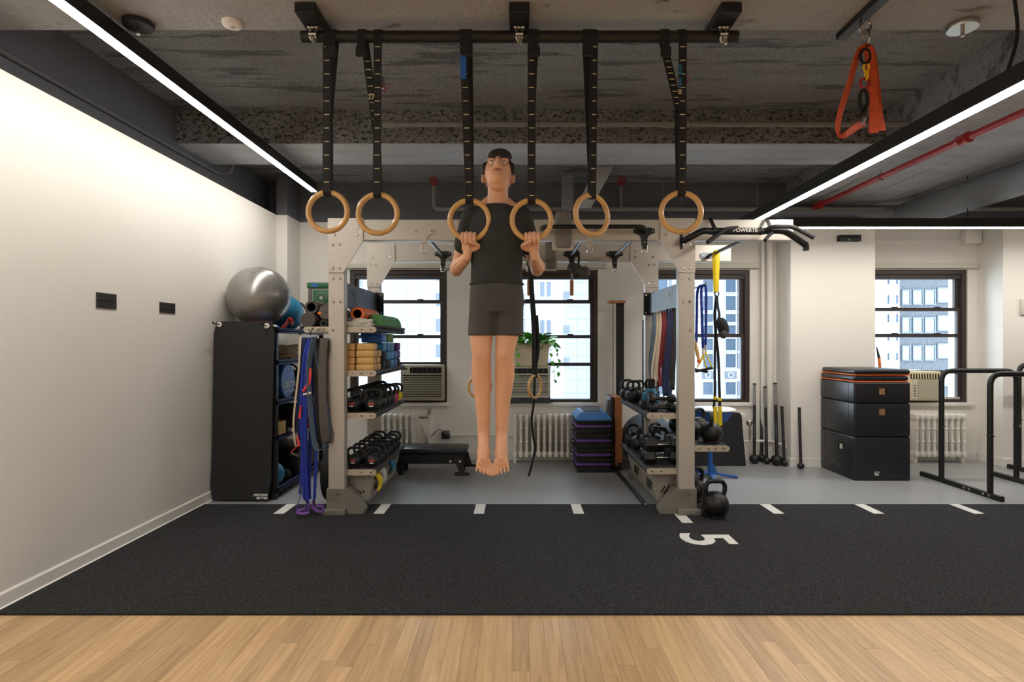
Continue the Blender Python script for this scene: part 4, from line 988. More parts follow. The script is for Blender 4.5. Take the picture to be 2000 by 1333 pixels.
roll('rolled_mat', 632, 635, 4.68, .5, .035, 'foam_black', 'small black mat roll squeezed between two larger rolls', hole=.012, zrest=zs)
roll('rolled_mat', 608, 603, 4.70, .5, .056, 'foam_grey', 'grey hollow tube roller lying on top of the other rolls', hole=.036, zrest=zs + .117)
o = roll('rolled_mat', 636, 612, 4.70, .5, .062, 'foam_grey', 'tightly rolled grey mat with an orange tag', spiral=True, zrest=zs + .068)
MB().cbox(P(624, 612, 4.697), (.03, .002, .02)).build('tag', 'orange', o, 0)
r = empty('plastic_crate', P(620, 595, 5.35), 'green and grey plastic case standing behind the rolled mats', 'case')
x0, x1 = XS(601, 5.35), XS(660, 5.35)
MB().box((x0, 5.35, zs), (x1, 5.60, ZS(563, 5.35)), .008).build('case', 'pipe_grey', r)
MB().box((x0 - .006, 5.34, ZS(563, 5.35)), (x1, 5.61, ZS(552, 5.35)), .006).build('lid', 'green_dark', r)
MB().box((x0 + .05, 5.342, ZS(594, 5.35)), (x1 - .02, 5.352, ZS(567, 5.35)), .003).build('front_plate', 'green_dark', r)
MB().cyl(P(627, 582, 5.338), P(627, 582, 5.35), .016, 14).build('dial', 'ac_white', r)
MB().torus(P(627, 582, 5.34), .045, .004, 'y', 20, 5).build('dial_ring', 'pipe_grey', r)
for k in range(2): MB().box((x0 + .012 + k * .018, 5.344, zs + .01), (x0 + .018 + k * .018, 5.352, ZS(566, 5.35))).build('rib', 'foam_grey', r, 0)
MB().box((x0 + .04, 5.337, ZS(561, 5.34)), (x0 + .10, 5.34, ZS(554, 5.34))).build('sticker', 'blue', r, 0)
# ---------------------------------------------------------------- bands and ropes on the rack hooks
def hook(px, py, Yf, parent, m='steel', L=.07):
    a = P(px, py - 8, Yf); MB().tube(fillet([a + V((0, .03, 0)), a + V((0, -.03, 0)), a + V((0, -.05, -.05)), a + V((0, -.075, -.055)), a + V((0, -.085, -.02))], .015), .0045, 6).build('hook', m, parent)
def band(name, pa, pb, ztop, zbot, Yf, w, m, label, cat='resistance band', spread=.04, thick=.005, wd=(.9, .35, 0), flare=1.0, hk=None):
    """closed loop hanging from a hook: two runs and a rounded foot"""
    x = pa; r = empty(name, (x, Yf, zbot), label, cat)
    top = [(x, Yf - .02, ztop - .012), (x, Yf - .006, ztop), (x, Yf + .006, ztop), (x, Yf + .02, ztop - .012)]
    d = spread * flare
    front = [(x - spread * .6, Yf - .035, ztop - (ztop - zbot) * .3), (pb - d, Yf - .04, ztop - (ztop - zbot) * .75), (pb - d * .6, Yf - .02, zbot + .03), (pb, Yf, zbot)]
    back = [(x + spread * .6, Yf + .035, ztop - (ztop - zbot) * .3), (pb + d, Yf + .04, ztop - (ztop - zbot) * .75), (pb + d * .6, Yf + .02, zbot + .03)]
    pts = smoothpath([top[1]] + [top[0]] + front + back[::-1] + [top[3], top[2], top[1]], 5)
    MB().ribbon(pts, w, thick, wd).build('loop', m, r, 50)
    return r
yh = 4.56
zh = ZS(662, yh)
for px, c in ((592, 'black_metal'), (612, 'black_metal'), (626, 'steel'), (634, 'steel')): hook(px, 650, 4.62, rk, c)
band('resistance_band', XS(588, yh), XS(580, yh), zh, ZS(872, yh), yh, .014, 'cream', 'thin cream rubber band looped beside the blue ropes', spread=.012)
band('resistance_band', XS(592, yh), XS(587, yh), zh, ZS(860, yh), yh + .03, .03, 'navy', 'navy rubber band hanging just behind the cream band', spread=.014)
band('resistance_band', XS(618, yh), XS(630, yh), zh, ZS(876, yh), yh - .05, .045, 'slate', 'slate blue rubber band with a wide hanging loop', spread=.055, wd=(.5, .85, 0))
band('resistance_band', XS(625, yh), XS(634, yh), zh - .01, ZS(872, yh), yh + .01, .06, 'band_black', 'wide black rubber band between the slate and grey bands', spread=.03)
band('resistance_band', XS(637, yh), XS(642, yh), zh - .01, ZS(862, yh), yh - .03, .06, 'band_grey', 'speckled grey rubber band hanging against the rack post', spread=.02)
def rope(name, runs, rad, m, label, extra=None):
    r = empty(name, runs[0][-1], label, 'bungee cord')
    for run in runs:
        pts = smoothpath(run, 14); rr = [rad * (1 + .09 * math.sin(i * 2.1)) for i in range(len(pts))]
        MB().tube(pts, rr, 8).build('cord', m, r)
    return r
yr = 4.54
def pp(*l): return [P(a, b, yr + c) for a, b, c in l]
b1 = rope('bungee_cord', [pp((604, 660, -.01), (594, 700, -.02), (588, 800, -.03), (590, 900, -.02), (586, 965, -.02)), pp((604, 660, -.01), (602, 720, -.05), (597, 850, -.06), (598, 930, -.05), (601, 980, -.05)), pp((604, 660, -.01), (598, 720, -.03), (592, 850, -.05), (593, 940, -.05), (594, 975, -.05))], .0125, 'blue_rope', 'long blue fabric bungee cord with purple ankle straps reaching the floor')
b2 = rope('bungee_cord', [pp((606, 660, .02), (610, 720, .0), (606, 850, .0), (604, 930, -.01), (605, 975, -.01)), pp((606, 660, .02), (614, 720, .02), (616, 830, .02), (617, 900, 0), (614, 975, 0))], .0125, 'blue_rope', 'blue fabric bungee cord with red cuffs hanging from the same hook')
MB().ribbon(smoothpath([P(588, 964, yr - .03), P(582, 985, yr - .04), P(580, 995, 4.50), P(597, 997, 4.50), P(604, 990, 4.50), P(592, 966, yr - .03)], 5), .025, .005, (0, .6, .8)).build('ankle_strap', 'purple', b1, 0)
MB().ribbon(smoothpath([P(601, 978, yr - .05), P(598, 992, 4.50), P(580, 1000, 4.47), P(590, 1004, 4.44), P(603, 1002, 4.45)], 5), .022, .005, (0, .8, .6)).build('ankle_strap', 'purple', b1, 0)
MB().ribbon(smoothpath([P(612, 975, yr), P(610, 990, 4.50), P(622, 999, 4.48), P(632, 998, 4.50), P(630, 990, 4.54), P(616, 989, 4.54)], 5), .022, .005, (0, .3, .95)).build('ankle_strap', 'purple', b2, 0)
MB().cyl(P(588, 948, yr - .03), P(588, 966, yr - .03), .008, 8).build('clip', 'steel', b1)
MB().cyl(P(614, 972, yr), P(614, 986, yr), .008, 8).build('clip', 'steel', b2)
for (a, b) in (((607, 745), (592, 765)), ((588, 792), (585, 818)), ((581, 852), (584, 872))):
    MB().tube([P(*a, yr - .07), P(*b, yr - .075)], [.006, .011], 8).build('cuff', 'red', b2)
MB().ribbon([P(606, 720, yr - .06), P(606, 738, yr - .065), P(594, 764, yr - .07)], .02, .004).build('cuff_strap', 'red', b2, 0)
MB().cyl(P(592, 771, yr - .075), P(608, 768, yr - .075), .009, 8).build('grip', 'cream', b2)
MB().cyl(P(568, 886, yr - .02), P(586, 892, yr - .02), .010, 8).build('grip', 'foam_grey', b2)
MB().tube([P(568, 884, yr - .02), P(582, 871, yr - .03)], .004, 6).build('cuff', 'red', b2)
MB().tube([P(600, 803, yr - .0), P(605, 822, yr), P(601, 836, yr)], .008, 6).build('cuff', 'red', b2)
# coloured bands under the slate header panel
for (yy, m, w, zb, lb, fl) in ((5.60, 'slate', .05, 1.06, 'slate grey rubber band hanging under the slate panel nearest the window', .02), (5.46, 'cream', .028, .98, 'thin cream rubber band hanging under the slate panel', .035), (5.36, 'cream', .045, 1.04, 'wide cream rubber band beside the red bands', .02),
                           (5.24, 'band_red', .04, 1.0, 'dark red rubber band next to the cream ones', .02), (5.14, 'band_red', .03, 1.1, 'narrow dark red rubber band next to the navy ones', .02), (5.05, 'navy', .05, .93, 'wide navy rubber band under the slate panel', .03),
                           (4.95, 'navy', .035, .92, 'narrow navy rubber band beside the rack post', .02), (4.86, 'band_black', .04, 1.0, 'black rubber band hanging against the rack post', .02)):
    band('resistance_band', 1.36, 1.36 - fl, 1.685, zb, yy, w, m, lb, spread=.025, wd=(.75, .65, 0))
for yy in (5.60, 5.46, 5.36, 5.24, 5.14, 5.05, 4.95, 4.86): MB().cyl((1.33, yy, 1.677), (1.40, yy, 1.677), .005, 6).build('peg', 'steel', rk)
# blue bungees with yellow handles on the outer side
yq = 5.2
MB().tube(fillet([(RX1 - .01, 5.76, ZS(558, yq)), (XS(1372, yq), 5.76, ZS(558, yq)), (XS(1376, yq), yq - .03, ZS(558, yq)), (XS(1376, yq), yq - .04, ZS(552, yq))], .03), .007, 8).build('side_hook', 'steel', rk)
def pq(*l): return [P(a, b, yq + c) for a, b, c in l]
b3 = rope('bungee_cord', [pq((1376, 557, 0), (1370, 565, 0), (1371, 620, 0), (1373, 680, 0)), pq((1376, 557, 0), (1379, 566, -.01), (1379, 620, -.01), (1378, 674, -.01)), pq((1376, 557, .02), (1363, 566, .03), (1361, 620, .03), (1360, 670, .03))], .0125, 'blue_rope', 'dark blue bungee cord with yellow triangular handles beside the rack post')
for (px, py) in ((1373, 680), (1378, 675)): MB().cyl(P(px, py - 2, yq), P(px, py + 14, yq), .009, 8).build('ferrule', 'cream', b3)
MB().tube([P(1373, 694, yq), P(1362, 718, yq - .02)], .006, 6).tube([P(1373, 694, yq), P(1380, 720, yq)], .006, 6).build('handle_strap', 'yellow', b3)
MB().tube([P(1378, 689, yq - .02), P(1391, 718, yq - .03)], .006, 6).tube([P(1378, 689, yq - .02), P(1366, 712, yq - .03)], .006, 6).build('handle_strap', 'yellow', b3)
MB().cyl(P(1358, 726, yq - .02), P(1392, 719, yq - .03), .013, 10).build('grip', 'foam_black', b3)
MB().cyl(P(1357, 722, yq + .01), P(1382, 727, yq + .01), .012, 10).build('grip', 'foam_black', b3)
MB().tube([P(1357, 668, yq + .03), P(1362, 690, yq + .02), P(1366, 708, yq)], [.016, .018, .01], 10).build('sleeve', 'cork', b3)
MB().cbox(P(1364, 706, yq - .02), (.025, .01, .03), .004).build('clip', 'red', b3)
# suspension trainer
yt = 5.53; tx = 1.96
tr = empty('suspension_trainer', (tx, yt, .6), 'yellow and black suspension trainer straps hanging from the outer pull-up bar', 'suspension trainer')
def pt(*l): return [P(a, b, yt + c) for a, b, c in l]
zt_ = 2.285
MB().ribbon([V((tx - .012, yt + .02, zt_ - .03)), V((tx - .012, yt + .022, zt_)), V((tx - .006, yt, zt_ + .021)), V((tx, yt - .022, zt_)), V((tx + .004, yt - .02, 2.20)), P(1400, 570, yt - .01)], .036, .004).build('anchor_strap', 'yellow', tr, 0)
MB().ribbon([V((tx - .02, yt + .02, zt_ - .03)), P(1396, 540, yt + .03), P(1397, 572, yt + .02)], .034, .004).build('anchor_strap', 'yellow', tr, 0)
MB().torus(P(1400, 574, yt), .02, .006, 'y', 14, 6, ell=1.3).build('carabiner', 'black_metal', tr)
MB().ribbon(smoothpath(pt((1400, 578, 0), (1402, 600, 0), (1405, 618, 0), (1398, 640, .0), (1396, 700, 0), (1396, 770, 0), (1394, 797, 0)), 5), .026, .005, (1, .3, 0)).build('main_strap', 'webbing', tr, 0)
MB().ribbon(smoothpath(pt((1400, 578, .02), (1396, 610, .02), (1397, 640, .02), (1403, 700, .02), (1405, 760, .02), (1406, 797, .02)), 5), .026, .005, (1, -.3, 0)).build('main_strap', 'webbing', tr, 0)
MB().sphere(P(1412, 640, yt - .03), (.055, .05, .10), 14, 10, Euler((0, R(-12), 0)).to_matrix()).build('stow_pouch', 'webbing', tr)
MB().sphere(P(1413, 652, yt - .045), (.038, .04, .05), 14, 10).build('pouch_mesh', 'foam_grey', tr)
for px in (1397, 1406):
    MB().cbox(P(px, 778 + (px - 1397) * .3, yt - .01), (.035, .012, .03), .003).build('buckle', 'yellow', tr)
    MB().ribbon([P(px - 1, 795, yt), P(px, 803, yt), P(px + 1, 829 + (px - 1397) * .3, yt)], .036, .012).build('foot_cradle', 'yellow', tr, 0)
    MB().torus(P(px, 797, yt), .014, .005, 'y', 10, 5).build('ring', 'steel', tr)
# things hung inside the rack
def low_ring(x, label, yaw, hoopz=.99, tail=True):
    y = 5.2; r = empty('gymnastic_ring', (x, y, hoopz), label, 'gymnastic ring')
    MB().torus((x, y, hoopz), .1035, .014, 'y', 36, 10, yaw=yaw).build('hoop', 'wood_ring', r)
    w = V((math.cos(yaw - .5), math.sin(yaw - .5), 0))
    zt2 = 2.305
    MB().ribbon([V((x - .045, y - .0, 2.27)), V((x - .045, y, 2.29)), V((x - .04, y - .01, 2.0)), V((x - .012, y - .02, 1.55)), V((x - .008, y - .018, hoopz + .13)), V((x, y - .017, hoopz + .1)), V((x, y, hoopz + .084)), V((x, y + .017, hoopz + .1)), V((x + .012, y + .01, hoopz + .4)), V((x - .03, y + .02, 1.9)), V((x - .045, y + .01, 2.27))], .042, .004, (1, .2, 0)).build('strap', 'webbing', r, 0)
    if tail: MB().ribbon(smoothpath([V((x + .02, y + .01, 1.65)), V((x + .035, y, 1.35)), V((x + .0, y, 1.1)), V((x - .01, y, .85)), V((x - .03, y, .70)), V((x - .02, y, .55)), V((x + .0, y, .42)), V((x - .035, y, .25)), V((x - .06, y, .16))], 5), .024, .004, (.8, .6, 0)).build('strap_tail', 'webbing', r, 0)
    return r
low_ring(.165, 'low wooden ring on a long black strap with a trailing tail beside the planter', R(55))
MB().cyl((-.30, Y1r - .02, 2.285), (-.30, Y2r + .01, 2.285), .0165, 10).build('pull_bar', 'steel_dark', rk)
low_ring(-.345 + .0, 'low wooden ring hanging behind the legs of the person', R(10), .99, False)
for x in (.12, .555):
    r = empty('grip_peg', (x, Y2r - .02, 1.86), 'square wooden grip peg on a steel hook ' + ('beside the long black strap' if x < .3 else 'below the grip balls'), 'grip', 'wooden grip pegs')
    MB().box((x - .018, Y2r - .045, 1.875), (x + .018, Y2r - .009, 2.03), .003).build('peg', 'wood', r)
    MB().torus((x, Y2r - .026, 2.045), .013, .004, 'y', 12, 5).tube([(x, Y2r - .026, 2.055), (x, Y2r - .026, 2.10)], .004, 6).torus((x, Y2r - .02, 2.115), .016, .004, 'x', 12, 5).build('hook', 'steel', r)
r = empty('grip_ball', P(1120, 525, 5.6), 'dark grey climbing grip ball hanging nearer the wooden peg', 'grip ball')
MB().sphere(P(1119, 524, 5.62), .058, 18, 12).build('ball', 'foam_grey', r)
MB().ribbon([V((.555, 5.62, 2.30)), P(1122, 500, 5.61), P(1119, 514, 5.62)], .02, .004).build('strap', 'webbing', r, 0)
r = empty('grip_ball', P(1142, 532, 5.5), 'dark grey climbing grip with a bulbous end hanging tilted', 'grip ball')
MB().sphere(P(1142, 532, 5.5), .058, 18, 12).build('ball', 'foam_grey', r)
MB().cyl(P(1142, 532, 5.5), P(1127, 520, 5.52), .028, 12).build('neck', 'foam_grey', r)
MB().ribbon([V((.555, 5.50, 2.30)), P(1128, 490, 5.5), P(1131, 505, 5.5), P(1129, 519, 5.5)], .02, .004).build('strap', 'webbing', r, 0)
# ---------------------------------------------------------------- storage shelving by the white wall
sx0, sx1, sy0, sy1 = -2.675, -2.135, 5.0, 6.22
st = empty('storage_shelf', ((sx0 + sx1) / 2, sy0, 0), 'black metal storage shelving against the white wall behind the hanging mat', 'shelf')
for xx in (sx0 + .02, sx1 - .02):
    for yy in (sy0 + .02, sy1 - .02): MB().box((xx - .02, yy - .02, 0), (xx + .02, yy + .02, 1.54), .003, 1).build('post', 'black_metal', st, 30)
SZ = (1.51, 1.225, .865, .55, .085)
for z in SZ:
    d = MB().box((sx0, sy0, z - .012), (sx1, sy1, z), .002, 1).build('shelf_deck', 'black_metal', st, 0)
    MB().box((sx1 - .012, sy0, z - .03), (sx1, sy1, z + .02), .003, 1).build('lip', 'navy', d, 30)
mt = empty('exercise_mat', (-2.41, 4.94, 0), 'black exercise mat hanging from two hooks with small white lettering', 'mat')
nx, nz = 2, 14; pts = []
m = MB()
for k in range(nz + 1):
    t = k / nz; z = 1.585 - t * 1.565
    y = 4.965 - .015 * t - .10 * max(0, t - .75) * (1 - max(0, t - .75) * 1.2) ; w0 = -2.672 - .018 * t; w1 = -2.138 - .03 * t
    e = .0 if 0 < k < nz else .022
    pts.append((w0 + e, w1 - e, y, z))
vs = []
for (a, b, y, z) in pts: vs += [V((a, y, z)), V((b, y, z)), V((b, y + .014, z)), V((a, y + .014, z))]
fs = [(0, 1, 2, 3), tuple(range(4 * nz, 4 * nz + 4))]
for i in range(nz):
    for k in range(4): fs.append((4 * i + k, 4 * i + (k + 1) % 4, 4 * i + 4 + (k + 1) % 4, 4 * i + 4 + k))
m._faces(vs, fs); o = m.build('mat_sheet', 'foam_black', mt, 40)
for px, py in ((428, 634), (521, 637)):
    c = P(px, py, 4.955)
    e_ = MB().lathe([(.008, 0), (.022, 0), (.024, -.004), (.02, -.007), (.008, -.006)], c + V((0, .004, 0)), 18, 'y').build('eyelet', 'print_white', mt)
    MB().tube(fillet([c + V((0, .03, 0)), c + V((0, -.09, .003)), c + V((-.005, -.10, .02))], .012), .006, 8).build('hook', 'black_metal', e_)
text('brand_letters', 'PERFORM', .026, 'print_white', (XS(508, 4.92), 4.925, ZS(968, 4.92)), (R(86), 0, 0), mt, .0006, 1.1, .0012, shear=.25)
text('brand_letters', 'BETTER', .026, 'print_white', (XS(511, 4.92), 4.923, ZS(974, 4.92)), (R(86), 0, 0), mt, .0006, 1.1, .0012, shear=.25)
br = empty('ball_ring', (-2.42, 5.27, SZ[0]), 'red ring stand under the big silver ball', 'stand')
MB().torus((-2.42, 5.27, SZ[0] + .022), .12, .02, 'z', 24, 8).build('ring', 'red', br)
sb = empty('exercise_ball', (-2.415, 5.27, SZ[0]), 'large shiny silver-grey exercise ball on top of the black shelving', 'ball')
MB().sphere((-2.415, 5.27, 1.83), .278, 40, 26).build('ball', 'ball_silver', sb)
for a in (.35, .2): MB().torus((-2.415, 5.27, 1.83 + .278 * math.sin(1.2 - a)), .278 * math.cos(1.2 - a) + .0005, .0012, 'z', 40, 4).build('ridge', 'ball_silver', sb)
bl = empty('exercise_ball', (-2.40, 5.72, SZ[0]), 'blue exercise ball tucked behind the silver-grey ball', 'ball')
MB().sphere((-2.37, 5.74, SZ[0] + .185), .185, 30, 20).build('ball', 'teal', bl)
bw = empty('balance_wheel', P(575, 610, 5.98), 'black spoked wheel standing on the black shelving behind the blue ball', 'wheel')
cw = V((-2.36, 6.02, SZ[0] + .165))
m = MB(); m.torus(cw, .15, .014, 'y', 28, 8, yaw=R(-20)).build('tyre', 'black_metal', bw)
for k in range(6):
    a = k * math.pi / 3; d = Matrix.Rotation(R(-20), 3, 'Z') @ V((math.cos(a), 0, math.sin(a))); MB().cyl(cw, cw + d * .142, .008, 6).build('spoke', 'black_metal', bw)
MB().cyl(cw + V((0, -.03, 0)), cw + V((0, .03, 0)), .035, 14).build('hub', 'foam_black', bw)
r = empty('red_strap', (-2.22, 5.35, SZ[0]), 'bright red strap beside the speckled roller', 'strap')
MB().ribbon(smoothpath([(-2.20, 5.25, SZ[0] + .005), (-2.17, 5.3, SZ[0] + .06), (-2.145, 5.32, SZ[0] + .11), (-2.14, 5.38, SZ[0] + .06)], 5), .05, .006, (.2, .9, .1)).build('webbing', 'red', r, 60)
r = empty('shoe_bag', (-2.25, 5.15, SZ[0]), 'small blue and white bag at the edge of the shelving top', 'bag')
MB().sphere((-2.24, 5.12, SZ[0] + .026), (.08, .06, .026), 14, 8).build('bag', 'blue', r); MB().sphere((-2.20, 5.10, SZ[0] + .03), (.035, .03, .02), 10, 8).build('patch', 'towel', r)
# rope coil
r = empty('battle_rope', (-2.3, 5.2, SZ[1]), 'coiled tan climbing rope on the upper shelf', 'rope')
pts = []
for k in range(150):
    a = k * .42; rr = .10 + .02 * math.sin(k * .7); pts.append((-2.285 + (rr + .01) * math.cos(a), 5.36 + rr * 2.9 * math.sin(a), SZ[1] + .022 + k * .0008 + .012 * math.sin(k * 1.3)))
MB().tube(pts, .021, 7).build('coil', 'rope', r)
r = empty('round_pad', (-2.28, 5.2, SZ[2]), 'round blue training pad with white letters', 'pad')
MB().lathe([(.001, -2.30), (.155, -2.30), (.17, -2.285), (.17, -2.165), (.155, -2.15), (.001, -2.15)], (0, 5.29, SZ[2] + .171), 30, 'x').build('pad', 'blue', r)
MB().torus((-2.157, 5.29, SZ[2] + .171), .158, .005, 'x', 30, 6).build('piping', 'navy', r)
text('brand_letters', 'GIBSON', .082, 'print_white', (-2.1492, 5.32, SZ[2] + .135), (R(90), 0, R(90)), r, .001, .9, .002)
for k in range(2): MB().box((-2.1498, 5.22 + .02 * k, SZ[2] + .085 - .018 * k), (-2.1485, 5.43, SZ[2] + .091 - .018 * k)).build('underline', 'print_white', r, 0)
r = empty('black_bag', (-2.4, 5.7, SZ[2]), 'black gear bag behind the round blue pad', 'bag')
MB().sphere((-2.40, 5.84, SZ[2] + .13), (.2, .28, .13), 16, 10).build('bag', 'webbing', r); MB().torus((-2.3, 5.72, SZ[2] + .24), .07, .01, 'y', 16, 6).build('handle', 'webbing', r)
r = empty('wooden_box', (-2.2, 5.15, SZ[3]), 'small open wooden box on the shelf above the storage tray', 'box')
m = MB()
bx0, bx1, by0, by1 = -2.30, -2.135, 5.02, 5.2; z = SZ[3]
for (lo, hi, n) in (((bx0, by0, z), (bx1, by1, z + .012), 'bottom'), ((bx0, by0, z + .012), (bx0 + .012, by1, z + .13), 'side'), ((bx1 - .012, by0, z + .012), (bx1, by1, z + .13), 'side'), ((bx0 + .012, by1 - .012, z + .012), (bx1 - .012, by1, z + .13), 'side')):
    MB().box(lo, hi, .002, 1).build(n, 'cork', r, 0)
r = empty('grip_tube', (-2.1, 5.3, SZ[3] + .06), 'short pale foam tube lying beside the small wooden box', 'tube')
MB().cyl((-2.30, 5.30, SZ[3] + .028), (-2.10, 5.26, SZ[3] + .028), .026, 14).build('tube', 'foam_grey', r); MB().cyl((-2.10, 5.26, SZ[3] + .028), (-2.085, 5.257, SZ[3] + .028), .014, 10).build('core', 'ac_white', r)
for k, (y, s) in enumerate(((5.62, .13), (5.95, .12))):
    r = empty('gear_case', (-2.38, y, SZ[3]), ('black ribbed gear case on the middle shelf', 'black gear case at the far end of the middle shelf')[k], 'case')
    MB().box((-2.6, y - .13, SZ[3]), (-2.17, y + .13, SZ[3] + .2), .02).build('body', 'foam_black', r); MB().box((-2.6, y - .132, SZ[3] + .15), (-2.168, y + .132, SZ[3] + .16), .002).build('seam', 'black_metal', r)
r = empty('storage_tray', (-2.35, 5.3, SZ[4]), 'black plastic tray with a raised lid under the middle shelf', 'tray')
MB().box((-2.62, 5.55, SZ[4]), (-2.16, 6.1, SZ[4] + .24), .02).build('tray', 'black_metal', r); MB().box((-2.63, 5.54, SZ[4] + .24), (-2.15, 6.11, SZ[4] + .265), .008).build('lid', 'vinyl_black', r)
r = empty('medicine_ball', (-2.26, 5.2, SZ[4]), 'small blue ball on the lowest shelf', 'ball')
MB().sphere((-2.24, 5.14, SZ[4] + .112), .11, 24, 16).build('ball', 'teal', r); MB().torus((-2.24, 5.14, SZ[4] + .112), .1105, .0012, 'x', 28, 4).build('seam', 'navy', r)
r = empty('massage_ball', (-2.2, 5.38, SZ[4]), 'small black ball beside the small blue ball', 'ball')
MB().sphere((-2.21, 5.36, SZ[4] + .056), .055, 18, 12).build('ball', 'foam_black', r); MB().torus((-2.21, 5.36, SZ[4] + .056), .0555, .001, 'z', 20, 4).build('seam', 'foam_grey', r)
# ---------------------------------------------------------------- bench, steps, tower
bn = empty('flat_bench', P(850, 930, 5.9), 'low black padded bench in front of the white wall', 'bench')
xa, xb = -1.32, -.53; ya, yb = 5.90, 6.22
MB().box((xa, ya, .225), (xb, yb, .285), .018).build('pad', 'vinyl_black', bn)
MB().box((xa + .02, ya + .02, .12), (xb - .03, ya + .05, .222), .004, 1).build('side_rail', 'black_metal', bn, 30); MB().box((xa + .02, yb - .05, .12), (xb - .03, yb - .02, .222), .004, 1).build('side_rail', 'black_metal', bn, 30)
MB().prism([(xb - .14, .20), (xb - .05, .20), (xb - .02, .03), (xb + .03, .03), (xb + .03, 0), (xb - .12, 0), (xb - .13, .03), (xb - .08, .04)], ya + .005, ya + .022).build('leg', 'black_metal', bn, 0)
MB().prism([(xb - .10, .20), (xb - .01, .20), (xb + .03, .06), (xb + .10, .05), (xb + .10, .03), (xb - .04, .03), (xb - .04, 0), (xb - .06, 0)], yb - .03, yb - .012).build('leg', 'black_metal', bn, 0)
for yy in (ya + .02, yb - .04): MB().box((xa + .05, yy, 0), (xa + .12, yy + .03, .14), .004, 1).build('leg', 'black_metal', bn, 30)
for xx in (xb - .17, xb - .07): bolts(MB(), [(xx, .15)], ya + .004 if xx < xb - .1 else ya + .004, .012).build('bolt', 'print_white', bn)
stx0, stx1, sty0, sty1 = .63, 1.012, 6.03, 6.50
cols = ['foam_black', 'purple', 'foam_black', 'purple', 'foam_black', 'foam_black', 'purple', 'foam_black', 'foam_black', 'purple', 'foam_black']
lab = {'foam_black': 'black plastic step platform in the stack beside the radiator', 'purple': 'purple plastic step platform in the stack beside the radiator'}
zz = 0.0; cx_ = (stx0 + stx1) / 2; hw_ = (stx1 - stx0) / 2
for k, c in enumerate(cols):
    h = .0505; e = random.uniform(-.004, .004)
    r = empty('step_platform', (cx_ + e, sty0, zz), '%s plastic step platform, %s from the floor in the stack' % ({'foam_black': 'black'}.get(c, c), ORD[k]), 'step platform', 'black step platforms' if c == 'foam_black' else 'purple step platforms')
    MB().box((cx_ - hw_ + e + .015, sty0 + .012, zz), (cx_ + hw_ + e - .015, sty1 - .012, zz + h * .55), .008).build('skirt', 'foam_black', r)
    MB().box((cx_ - hw_ + e, sty0, zz + h * .45), (cx_ + hw_ + e, sty1, zz + h), .012).build('rim', c, r)
    zz += h + .0006
r = empty('step_platform', (cx_, sty0, zz), 'blue step platform with a black tread on top of the stack', 'step platform')
m = MB(); vs = []
for (e, f, z) in ((0, 0, zz), (0, 0, zz + .022), (.055, .03, zz + .085)): vs += [V((cx_ - hw_ + e, sty0 + f, z)), V((cx_ + hw_ - e, sty0 + f, z)), V((cx_ + hw_ - e, sty1 - f, z)), V((cx_ - hw_ + e, sty1 - f, z))]
m._faces(vs, [(0, 1, 2, 3), (8, 9, 10, 11)] + [(4 * i + k, 4 * i + (k + 1) % 4, 4 * i + 4 + (k + 1) % 4, 4 * i + 4 + k) for i in range(2) for k in range(4)])
m.build('platform', 'blue_light', r, 0)
MB().box((cx_ - hw_ + .09, sty0 + .06, zz + .085), (cx_ + hw_ - .09, sty1 - .06, zz + .089), .001, 1).build('tread', 'foam_black', r, 0)
yw = 6.45
tw = empty('pulley_tower', (XS(1205, yw), yw, 0), 'tall narrow wall tower with a black column and wooden ends', 'tower')
MB().box((XS(1207, yw), yw + .06, .7), (XS(1221, yw), yw + .14, ZS(590, yw)), .004, 1).build('column', 'foam_black', tw, 30)
MB().box((XS(1189, yw), yw, ZS(592, yw)), (XS(1222, yw), yw + .14, ZS(587, yw)), .004, 1).build('top_bracket', 'wood', tw, 30)
MB().cyl((XS(1199, yw), yw + .05, .76), (XS(1199, yw), yw + .05, ZS(591, yw)), .004, 6).build('rod', 'black_metal', tw)
MB().box((XS(1200, 6.2), 6.16, .04), (XS(1214, 6.2), 6.5, .80), .006, 1).build('side_board', 'wood', tw, 30)
MB().box((XS(1192, 6.2), 6.18, .04), (XS(1199, 6.2), 6.5, .80), .004, 1).build('side_board', 'frame_dark', tw, 30)
for k in range(6): MB().cyl((XS(1187, 6.2), 6.2, .66 + .02 * k), (XS(1196, 6.2), 6.2, .66 + .02 * k), .006, 6).build('peg', 'black_metal', tw)
MB().cyl((XS(1208, 6.2) - .02, 6.17, .042), (XS(1208, 6.2) + .03, 6.17, .042), .042, 16).build('wheel', 'black_metal', tw)
gb = empty('exercise_ball', (1.47, 6.36, 0), 'big blue-grey exercise ball on the floor behind the kettlebell shelves', 'ball')
MB().sphere((1.47, 6.36, .30), .30, 32, 22).build('ball', 'slate', gb); MB().torus((1.47, 6.36, .30), .3005, .0015, 'x', 40, 4).build('seam', 'ac_white', gb)
r = empty('rolled_mat', (XS(1266, 5.955), 5.955, 0), 'tall black rolled mat standing behind the rear rack post', 'mat')
MB().lathe([(.01, 0), (.062, 0), (.064, .01), (.064, ZS(625, 5.955) - .01), (.06, ZS(625, 5.955)), (.012, ZS(625, 5.955))], (XS(1266, 5.955), 5.96, 0), 18).build('roll', 'foam_black', r)
MB().ribbon(smoothpath([(XS(1276, 5.88), 5.887, 1.45), (XS(1272, 5.88), 5.887, 1.2), (XS(1264, 5.88), 5.887, .95), (XS(1262, 5.88), 5.887, .8)], 5), .02, .004).build('tie_strap', 'webbing', r, 0)
